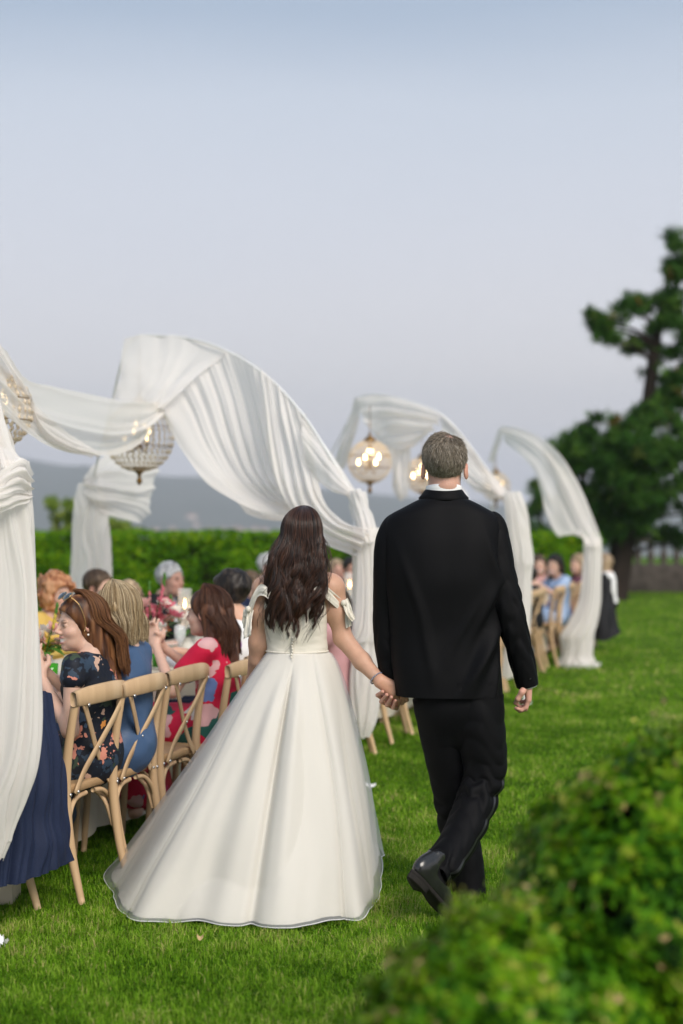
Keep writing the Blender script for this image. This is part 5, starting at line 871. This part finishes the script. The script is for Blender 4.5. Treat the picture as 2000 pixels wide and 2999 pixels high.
    V, Fq = F.mesh(); mk('hair', V, Fq, hm_, root, attr={'rnd': .5+.5*fbm(V[:, 0]*55, V[:, 1]*55, V[:, 2]*7)}, local=False)
    return root, hd, Rh, q, R
NW = W2[:2]; OW = -W2[:2]
# --- lawn side, near
g1, h1, R1, q1, Rg1 = guest(234, 1826, 6.31, NW, 'smiling woman in dark floral chiffon with sunglasses pushed into auburn hair', ('long', 'auburn'), M_flor, 'cap', 'clap', (-1, -.62), smile=1, h=.0075, pitch=-.06, elb=[(-.185, -.0, .70), (.19, .14, .74)], wri=[(-.10, .20, .93), (.02, .26, .95)])
g2, h2, R2, q2, Rg2 = guest(336, 1795, 6.54, NW, 'blonde woman in slate blue satin seen from behind, second chair from the navy jacket', ('bob', 'blonde'), M_blue, 'none', 'table', (-.85, .55), h=.0085)
g3, h3, R3, q3, Rg3 = guest(606, 1796, 7.32, NW, 'woman with chestnut hair in a red printed dress clapping', ('wavy', 'chestnut'), M_redp, 'short', 'clap', (-.97, .35), h=.0085, elb=[(-.20, .16, .76), (.20, .16, .78)], wri=[(-.03, .34, .99), (.03, .34, .98)])
guest(672, 1738, 7.8, NW, 'dark-haired man in a white shirt beside the woman in red print', ('short', 'black'), M_white, 'long', 'table', (-.9, .45), male=True, skin=TAN*1.1, h=.0095, legs=M_navy)
guest(965, 1770, 8.9, NW, 'woman in a rose dress half hidden behind the bride', ('wavy', 'brown'), M_rose, 'short', 'clap', h=.012)
guest(1090, 1790, 10.2, NW, 'woman in a long lilac dress seated behind the man', ('bob', 'blonde'), M_lilac, 'short', 'clap', h=.012)
guest(1300, 1720, 12.4, NW, 'man in a dark suit in the row hidden behind the man walking', ('short', 'black'), M_white, 'long', 'clap', male=True, h=.013, jacket=M_blackg, legs=M_blackg)
# --- lawn side, far end
guest(1540, 1690, 15.4, NW, 'guest in black seated at the third arch drape', ('short', 'black'), M_blackg, 'long', 'table', male=True, h=.013, legs=M_blackg)
guest(1624, 1656, 16.4, (-.9, -.35), 'dark-haired woman in a light blue dress clapping near the last arch', ('long', 'black'), M_lblue, 'short', 'clap', (-.55, -.85), smile=1, h=.0095)
guest(1578, 1655, 17.9, (.3, -1), 'woman with light brown hair behind the one in light blue', ('long', 'brown'), M_rose, 'short', 'clap', (.1, -1), smile=1, h=.013)
guest(1692, 1652, 17.6, (-.9, -.2), 'fair-haired woman in a plum dress by the last draped post', ('bob', 'sandy'), M_plum, 'short', 'clap', (-.8, -.6), smile=1, h=.013)
guest(1766, 1652, 18.6, NW, 'sandy-haired guest in a white shirt beside the black jacket', ('bob', 'sandy'), M_white, 'long', 'table', male=True, h=.013, legs=M_blackg)
# --- hedge side
guest(166, 1742, 9.4, OW, 'woman with curly ginger hair in yellow', ('curly', 'ginger'), M_yel, 'long', 'table', (.75, -.55), h=.011, smile=1)
guest(290, 1722, 10.3, OW, 'brown-haired man half hidden by the draped post', ('short', 'brown'), M_white, 'long', 'table', (.9, -.4), male=True, h=.012, legs=M_blackg)
guest(378, 1768, 9.7, OW, 'woman with curly blonde hair beyond the one in slate blue', ('curly', 'sandy'), M_rose, 'short', 'table', (.85, -.5), h=.012)
guest(500, 1698, 11.1, OW, 'silver-haired man in a black suit across the table', ('short', 'silver'), M_white, 'long', 'table', (.8, -.5), male=True, h=.010, jacket=M_blackg, legs=M_blackg, skin=RUDDY)
guest(738, 1712, 12.9, OW, 'balding brown-haired man beyond the man in a white shirt', ('bald', 'brown'), M_navy, 'long', 'table', male=True, h=.013, legs=M_blackg)
guest(790, 1660, 13.6, OW, 'grey-haired man close by the head of the bride', ('short', 'silver'), M_white, 'long', 'table', male=True, h=.013, legs=M_blackg, skin=RUDDY)
guest(985, 1672, 15.3, OW, 'pink-faced guest across the table by the candle flame', ('bald', 'sandy'), M_white, 'long', 'clap', (.4, -1), male=True, h=.013, legs=M_blackg, skin=RUDDY)
guest(1030, 1668, 14.9, OW, 'dark-haired man facing the couple next to the candle', ('short', 'black'), M_white, 'long', 'clap', (.25, -1), male=True, h=.013, jacket=M_blackg, legs=M_blackg, skin=RUDDY)
for t_ in (2.6, 3.5, 4.4, 5.3, 7.6, 8.6, 10.2, 11.2): put_chair(at(t_, 2.12), RZC+PI, 'cross-back oak chair across the table, back to the hedge', GO)
# --- detail on the near guests
def strands(o, R, mt, root, **k): hair_obj('hair_strands', long_hair(o, R, conv=.3, **k), mt, root, .0009, .0005)
strands(h1, R1, M_h['auburn'], g1, L=.29, nl=90, ns=34, seed=5, a=.092, b=.112, c=.108, th=1.3, wide=1.05, back=.15, wave=.006, wf=1.2, m=22, endvar=.25, drift=0, cz=.036, shift=(0, -.02))
strands(h2, R2, M_h['blonde'], g2, L=.17, nl=90, ns=30, seed=6, a=.093, b=.113, c=.108, th=1.55, wide=1.0, back=.105, wave=.004, wf=1., m=18, endvar=.15, cz=.036)
strands(h3, R3, M_h['chestnut'], g3, L=.30, nl=90, ns=28, seed=8, a=.092, b=.112, c=.108, th=1.45, wide=1.05, back=.13, wave=.010, wf=1.5, m=20, endvar=.3, cz=.036)
M_lens = mat('sunglass_lens', (.03, .045, .06), .08, spec=.8, coat=.5); M_rim = mat('gold_rim', (.5, .33, .14), .3, metal=.9)
sg = empty('sunglasses', h1+R1@A([0, .062, .128])); tag(sg, 'dark sunglasses with gold rims pushed up into the auburn hair', 'sunglasses'); sg_o = A(sg.location); Rt = R1@rotx(.9)
for x in (-1, 1):
    a = np.linspace(0, 2*PI, 28, endpoint=False); ring = np.stack([x*.033+.028*np.cos(a), .006*np.cos(a*1)*0, .024*np.sin(a)], -1); G = np.stack([ring*A([0.02, 0, .02])+A([x*.0323, .008, 0]), (ring-A([x*.033, 0, 0]))*.6+A([x*.033, .007, 0]), ring])
    l_ = mk('lens', (G.reshape(-1, 3))@Rt.T, gridF(3, 28, cv=True), M_lens, sg); mk('rim', *tubeVF(np.r_[ring, ring[:1]]@Rt.T, .002, 6, cap=False), M_rim, sg)
    mk('temple_arm', *tubeVF(cr(A([(x*.06, 0, 0), (x*.085, -.05, .0), (x*.096, -.12, -.03), (x*.09, -.15, -.06)]), np.linspace(0, 1, 12))@Rt.T, .0018, 6), M_rim, sg)
mk('bridge', *tubeVF(cr(A([(-.006, 0, .005), (0, .003, .009), (.006, 0, .005)]), np.linspace(0, 1, 6))@Rt.T, .002, 6), M_rim, sg)
mk('earring', *[x if i else x+h1+R1@A([-.082, -.004, -.045]) for i, x in enumerate(lathe([(1e-3, .005), (.004, .003), (.005, 0), (.004, -.003), (1e-3, -.005)], 10))], mat('pearl', (.8, .76, .7), .2), g1, local=False)
# --- garments hung over chairs
nj = empty('jacket', (-1.36, 5.62, 0)); tag(nj, 'navy jacket hung over the back of the near chair', 'jacket')
sheet('cloth', [[(-20, 2045, 5.6), (50, 2026, 5.62), (115, 2022, 5.78), (140, 2050, 5.86)], [(-30, 2200, 5.46), (60, 2200, 5.5), (145, 2195, 5.7), (180, 2235, 5.86)], [(-40, 2380, 5.4), (60, 2400, 5.45), (150, 2400, 5.62), (202, 2420, 5.82)], [(-50, 2600, 5.36), (40, 2588, 5.42), (140, 2552, 5.58), (216, 2520, 5.78)]], 70, 90, nj, 4.5, .028, 51, mt=M_navy)
sheet('cloth', [[(-20, 2045, 5.62), (50, 2026, 5.64), (115, 2022, 5.80), (140, 2050, 5.88)], [(-20, 2120, 5.9), (60, 2110, 5.92), (120, 2110, 6.0), (150, 2130, 6.05)], [(-20, 2300, 5.95), (60, 2290, 5.96), (130, 2280, 6.05), (170, 2300, 6.1)]], 30, 50, nj, 3, .02, 52, mt=M_navy)
bj = empty('jacket', (3.45, 18.3, 0)); tag(bj, 'black jacket hung over a chair at the far end of the row', 'jacket')
sheet('cloth', [[(1745, 1700, 18.35), (1765, 1680, 18.3), (1785, 1700, 18.4)], [(1730, 1790, 18.2), (1768, 1790, 18.1), (1800, 1790, 18.3)], [(1722, 1865, 18.1), (1768, 1878, 18.0), (1816, 1855, 18.2)]], 40, 40, bj, 4, .03, 53, mt=M_blackg)
sheet('cloth', [[(1745, 1700, 18.4), (1765, 1680, 18.36), (1785, 1700, 18.44)], [(1740, 1790, 18.7), (1768, 1790, 18.7), (1800, 1790, 18.8)]], 20, 30, bj, 3, .02, 54, mt=M_blackg)
# ================================================================ what stands on the table, small things on the grass
def on_line(px, w):
    k = (px-CX)/FP; den = k*-.941+.339; Y = (w-(1.07*-.941)+6.27*.339)/den; return A([k*Y, Y, TZ+.004])
M_glass = mat('clear_glass', (.9, .93, .93), .05, spec=.8, alpha=.25); M_green = mat('green_glass', (.06, .42, .01), .1, spec=.7, trans=.3, alpha=.8); M_vase = mat('white_ceramic', (.75, .73, .68), .3, spec=.5); M_wax = mat('ivory_wax', (.8, .74, .6), .5, trans=.2); M_flame = emit('flame', (1, .55, .18), 14); M_plate = mat('plate_china', (.78, .77, .74), .25, spec=.5); M_stemg = mat('flower_stem', (.06, .16, .03), .6, trans=.2); M_leafg = mat('flower_leaf', (.05, .17, .02), .45, (.09, .22, .03), nscale=20, trans=.2)
M_pet = {k: mat('petal_'+k, c, .6, tuple(min(1, x*1.25) for x in c), nscale=40, trans=.35) for k, c in {'pink': (.62, .17, .22), 'blush': (.72, .42, .38), 'orange': (.68, .16, .03), 'white': (.75, .70, .62), 'yellow': (.62, .5, .08)}.items()}
def bloom_mesh(r, n, layers, seed):
    g = np.random.default_rng(seed); m = MB()
    for l in range(layers):
        for i in range(n):
            a = 2*PI*(i+.5*l)/n+g.normal(0, .1); tl = .35+.45*l/max(1, layers-1)+g.normal(0, .08); rr = r*(1-.22*l); d = A([math.cos(a), math.sin(a), 0]); s_ = A([-d[1], d[0], 0]); u = A([0, 0, 1.])
            pt = lambda k, w_: d*rr*k*math.cos(tl*k)+u*rr*k*math.sin(tl*1.2)*(.5+.7*k)+s_*w_*rr
            m.add([pt(.05, 0), pt(.5, -.3), pt(.5, .3), pt(.9, -.26), pt(.9, .26), pt(1.05, 0)], [A([[1, 3, 4, 2]]), A([[0, 1, 2], [3, 5, 4]])])
    return m
BL = {}
def arrangement(p, kinds, label, seed, n=16, hgt=.24, spikes=3):
    g = np.random.default_rng(seed); root = empty('flower_arrangement', p); tag(root, label, 'flowers', 'flower arrangements along the table')
    mk('vase', *lathe([(1e-3, 0), (.05, 0), (.062, .03), (.06, .07), (.045, .10), (.05, .115), (.044, .112), (.04, .09)], 20), M_vase, root)
    for i in range(n):
        a = g.random()*2*PI; rr = .14*math.sqrt(g.random()); z = .13+hgt*(.15+.85*g.random())*(1-.35*rr/.14); tip = A([rr*math.cos(a)*1.15, rr*math.sin(a)*1.15, z]); st = mk('stem', *tubeVF(cr(A([(0, 0, .08), tip*A([.4, .4, .6])+A([0, 0, .03]), tip]), np.linspace(0, 1, 6)), .0028, 5), M_stemg, root)
        kd = kinds[i % len(kinds)]
        if kd not in BL: b = bloom_mesh(.052, 6, 3, 3).obj('bloom', M_pet[kd], st); BL[kd] = b
        else: b = BL[kd].copy(); link(b, st)
        b.location = tip; b.rotation_euler = (g.normal(0, .5), g.normal(0, .5), g.random()*6); sc = .75+.6*g.random(); b.scale = (sc, sc, sc)
    for i in range(spikes):
        a = g.random()*2*PI; tip = A([.12*math.cos(a), .12*math.sin(a), .26+hgt*(.7+.3*g.random())]); st = mk('stem', *tubeVF(cr(A([(0, 0, .08), tip*A([.5, .5, .6]), tip]), np.linspace(0, 1, 8)), .003, 5), M_stemg, root)
        for j in range(5):
            b = mk('bud', *lathe([(1e-3, -.016), (.008, 0), (.005, .012), (1e-3, .018)], 7), M_leafg if j > 2 else M_pet[kinds[0]], st); b.location = tip*(.72+.07*j); b.scale = (1.2,)*3
    for i in range(9):
        a = g.random()*2*PI; d = A([math.cos(a), math.sin(a), 0]); s_ = A([-d[1], d[0], 0]); c = A([0, 0, .11+.08*g.random()]); l = .13+.08*g.random(); V = [c, c+d*l*.5+s_*.03+A([0, 0, .03]), c+d*l*.5-s_*.03+A([0, 0, .03]), c+d*l+A([0, 0, -.01])]; mk('leaf', V, A([[0, 1, 3, 2]]), M_leafg, root)
    return root
for i, (px, kd, lab) in enumerate([(128, ('yellow', 'blush', 'orange', 'white'), 'yellow, orange and blush flowers by the ginger-haired woman'), (440, ('pink', 'pink', 'blush', 'pink', 'white'), 'bright pink flowers in a white vase before the silver-haired man'), (415, ('white', 'blush', 'white'), 'low white and blush flowers beyond the blonde woman'), (550, ('orange', 'blush', 'white'), 'orange and white flowers beside the woman in red print')]):
    arrangement(on_line(px, .89 if i < 2 else .75), kd, lab, 60+i, (16, 20, 12, 12)[i], (.14, .24, .12, .12)[i], (1, 3, 1, 1)[i])
for i, t_ in enumerate((5.0, 7.0, 9.2, 11.2)): arrangement(at(t_, .9, TZ+.004), (('pink', 'blush', 'orange'), ('white', 'yellow', 'pink'))[i % 2], ['pink and orange flowers midway along the table', 'white and yellow flowers behind the walking man', 'pink and orange flowers past the third arch', 'white and yellow flowers at the far end of the table'][i], 80+i, 12, .2, 2)
def candle(p, label):
    r = empty('candle', p); tag(r, label, 'candle', 'lit candles on the table'); mk('holder', *lathe([(1e-3, 0), (.045, 0), (.045, .008), (.012, .015), (.01, .05), (.016, .06), (.014, .075)], 16), M_brass, r); mk('wax', *tubeVF([(0, 0, .05), (0, 0, .27)], [.0115, .0105], 12), M_wax, r); mk('flame', *lathe([(1e-3, .272), (.007, .285), (.0085, .295), (.005, .315), (1e-3, .335)], 10), M_flame, r); mk('glass_sleeve', *lathe([(.045, .01), (.048, .2), (.045, .40)], 20), M_glass, r)
candle(on_line(541, .89), 'lit taper candle in a glass sleeve by the silver-haired man'); candle(on_line(1024, .9), 'lit taper candle in a glass sleeve seen between the bride and the man'); candle(at(9.9, .9, TZ+.004), 'lit taper candle in a glass sleeve toward the far end')
def tumbler(p, mt, label): o = mk('tumbler', *lathe([(1e-3, .004), (.028, .004), (.030, 0), (.036, .10), (.0335, .10), (.028, .012), (1e-3, .010)], 20), mt, None); o.location = p; tag(o, label, 'glass', 'tumblers on the table')
tumbler(on_line(462, .58), M_green, 'bright green tumbler below the pink flowers'); tumbler(on_line(405, .6), M_green, 'green tumbler behind the blonde woman'); tumbler(on_line(150, .7), M_green, 'green tumbler by the yellow flowers')
def wine(p, label):
    o = mk('wine_glass', *lathe([(1e-3, .004), (.034, .003), (.034, 0), (.006, .01), (.004, .08), (.02, .10), (.036, .13), (.038, .16), (.032, .20), (.0305, .20), (.036, .16), (.018, .105), (1e-3, .10)], 20), M_glass); o.location = p; tag(o, label, 'glass', 'wine glasses on the table')
PLAB = 'white china plate laid at a place of the long table'; WLAB = 'clear stemmed wine glass beside a white plate'
pl0 = None
for i in range(13):
    for w_, sg_ in ((.56, 1), (1.22, -1)):
        t_ = .1+i*.95; p = at(t_, w_, TZ+.005)
        if pl0 is None: pl0 = mk('plate', *lathe([(1e-3, .004), (.08, .004), (.085, .006), (.13, .016), (.131, .012), (.085, 0), (1e-3, 0)], 28), M_plate); b = pl0
        else: b = pl0.copy(); link(b)
        b.location = p; tag(b, PLAB, 'plate', 'plates along the table'); wine(at(t_+.18, w_+.12*sg_, TZ+.005), WLAB)
# napkin and petals on the grass
nk_ = ground(-22, 2782); nap = empty('napkin', nk_); tag(nap, 'crumpled white napkin on the grass under the navy jacket', 'napkin')
u, v = np.meshgrid(np.linspace(-1, 1, 26), np.linspace(-1, 1, 26), indexing='ij'); G = np.stack([u*.045+.01*vnoise(u*3, v*3), v*.04, .03+.03*(1-u*u)*(1-v*v)+.018*fbm(u*3+4, v*3)], -1); mk('cloth', G.reshape(-1, 3), gridF(26, 26), M_white, nap)
for px, py, lab in ((1086, 2318, 'white petal lying on the grass beside the gown'), (586, 2775, 'pale dry leaf on the grass before the gown')):
    p = ground(px, py); u, v = np.meshgrid(np.linspace(-1, 1, 9), np.linspace(-1, 1, 9), indexing='ij'); wd = np.sqrt(np.clip(1-u*u, .02, 1)); s_ = .03 if 'petal' in lab else .012; o = mk('petal' if 'petal' in lab else 'leaf', np.stack([u*s_, v*wd*s_*.6, .034+.012*u*u+.006*v], -1).reshape(-1, 3), gridF(9, 9), M_white if 'petal' in lab else mat('dry_leaf', (.45, .32, .16), .8)); o.location = p; tag(o, lab, 'petal' if 'petal' in lab else 'leaf')
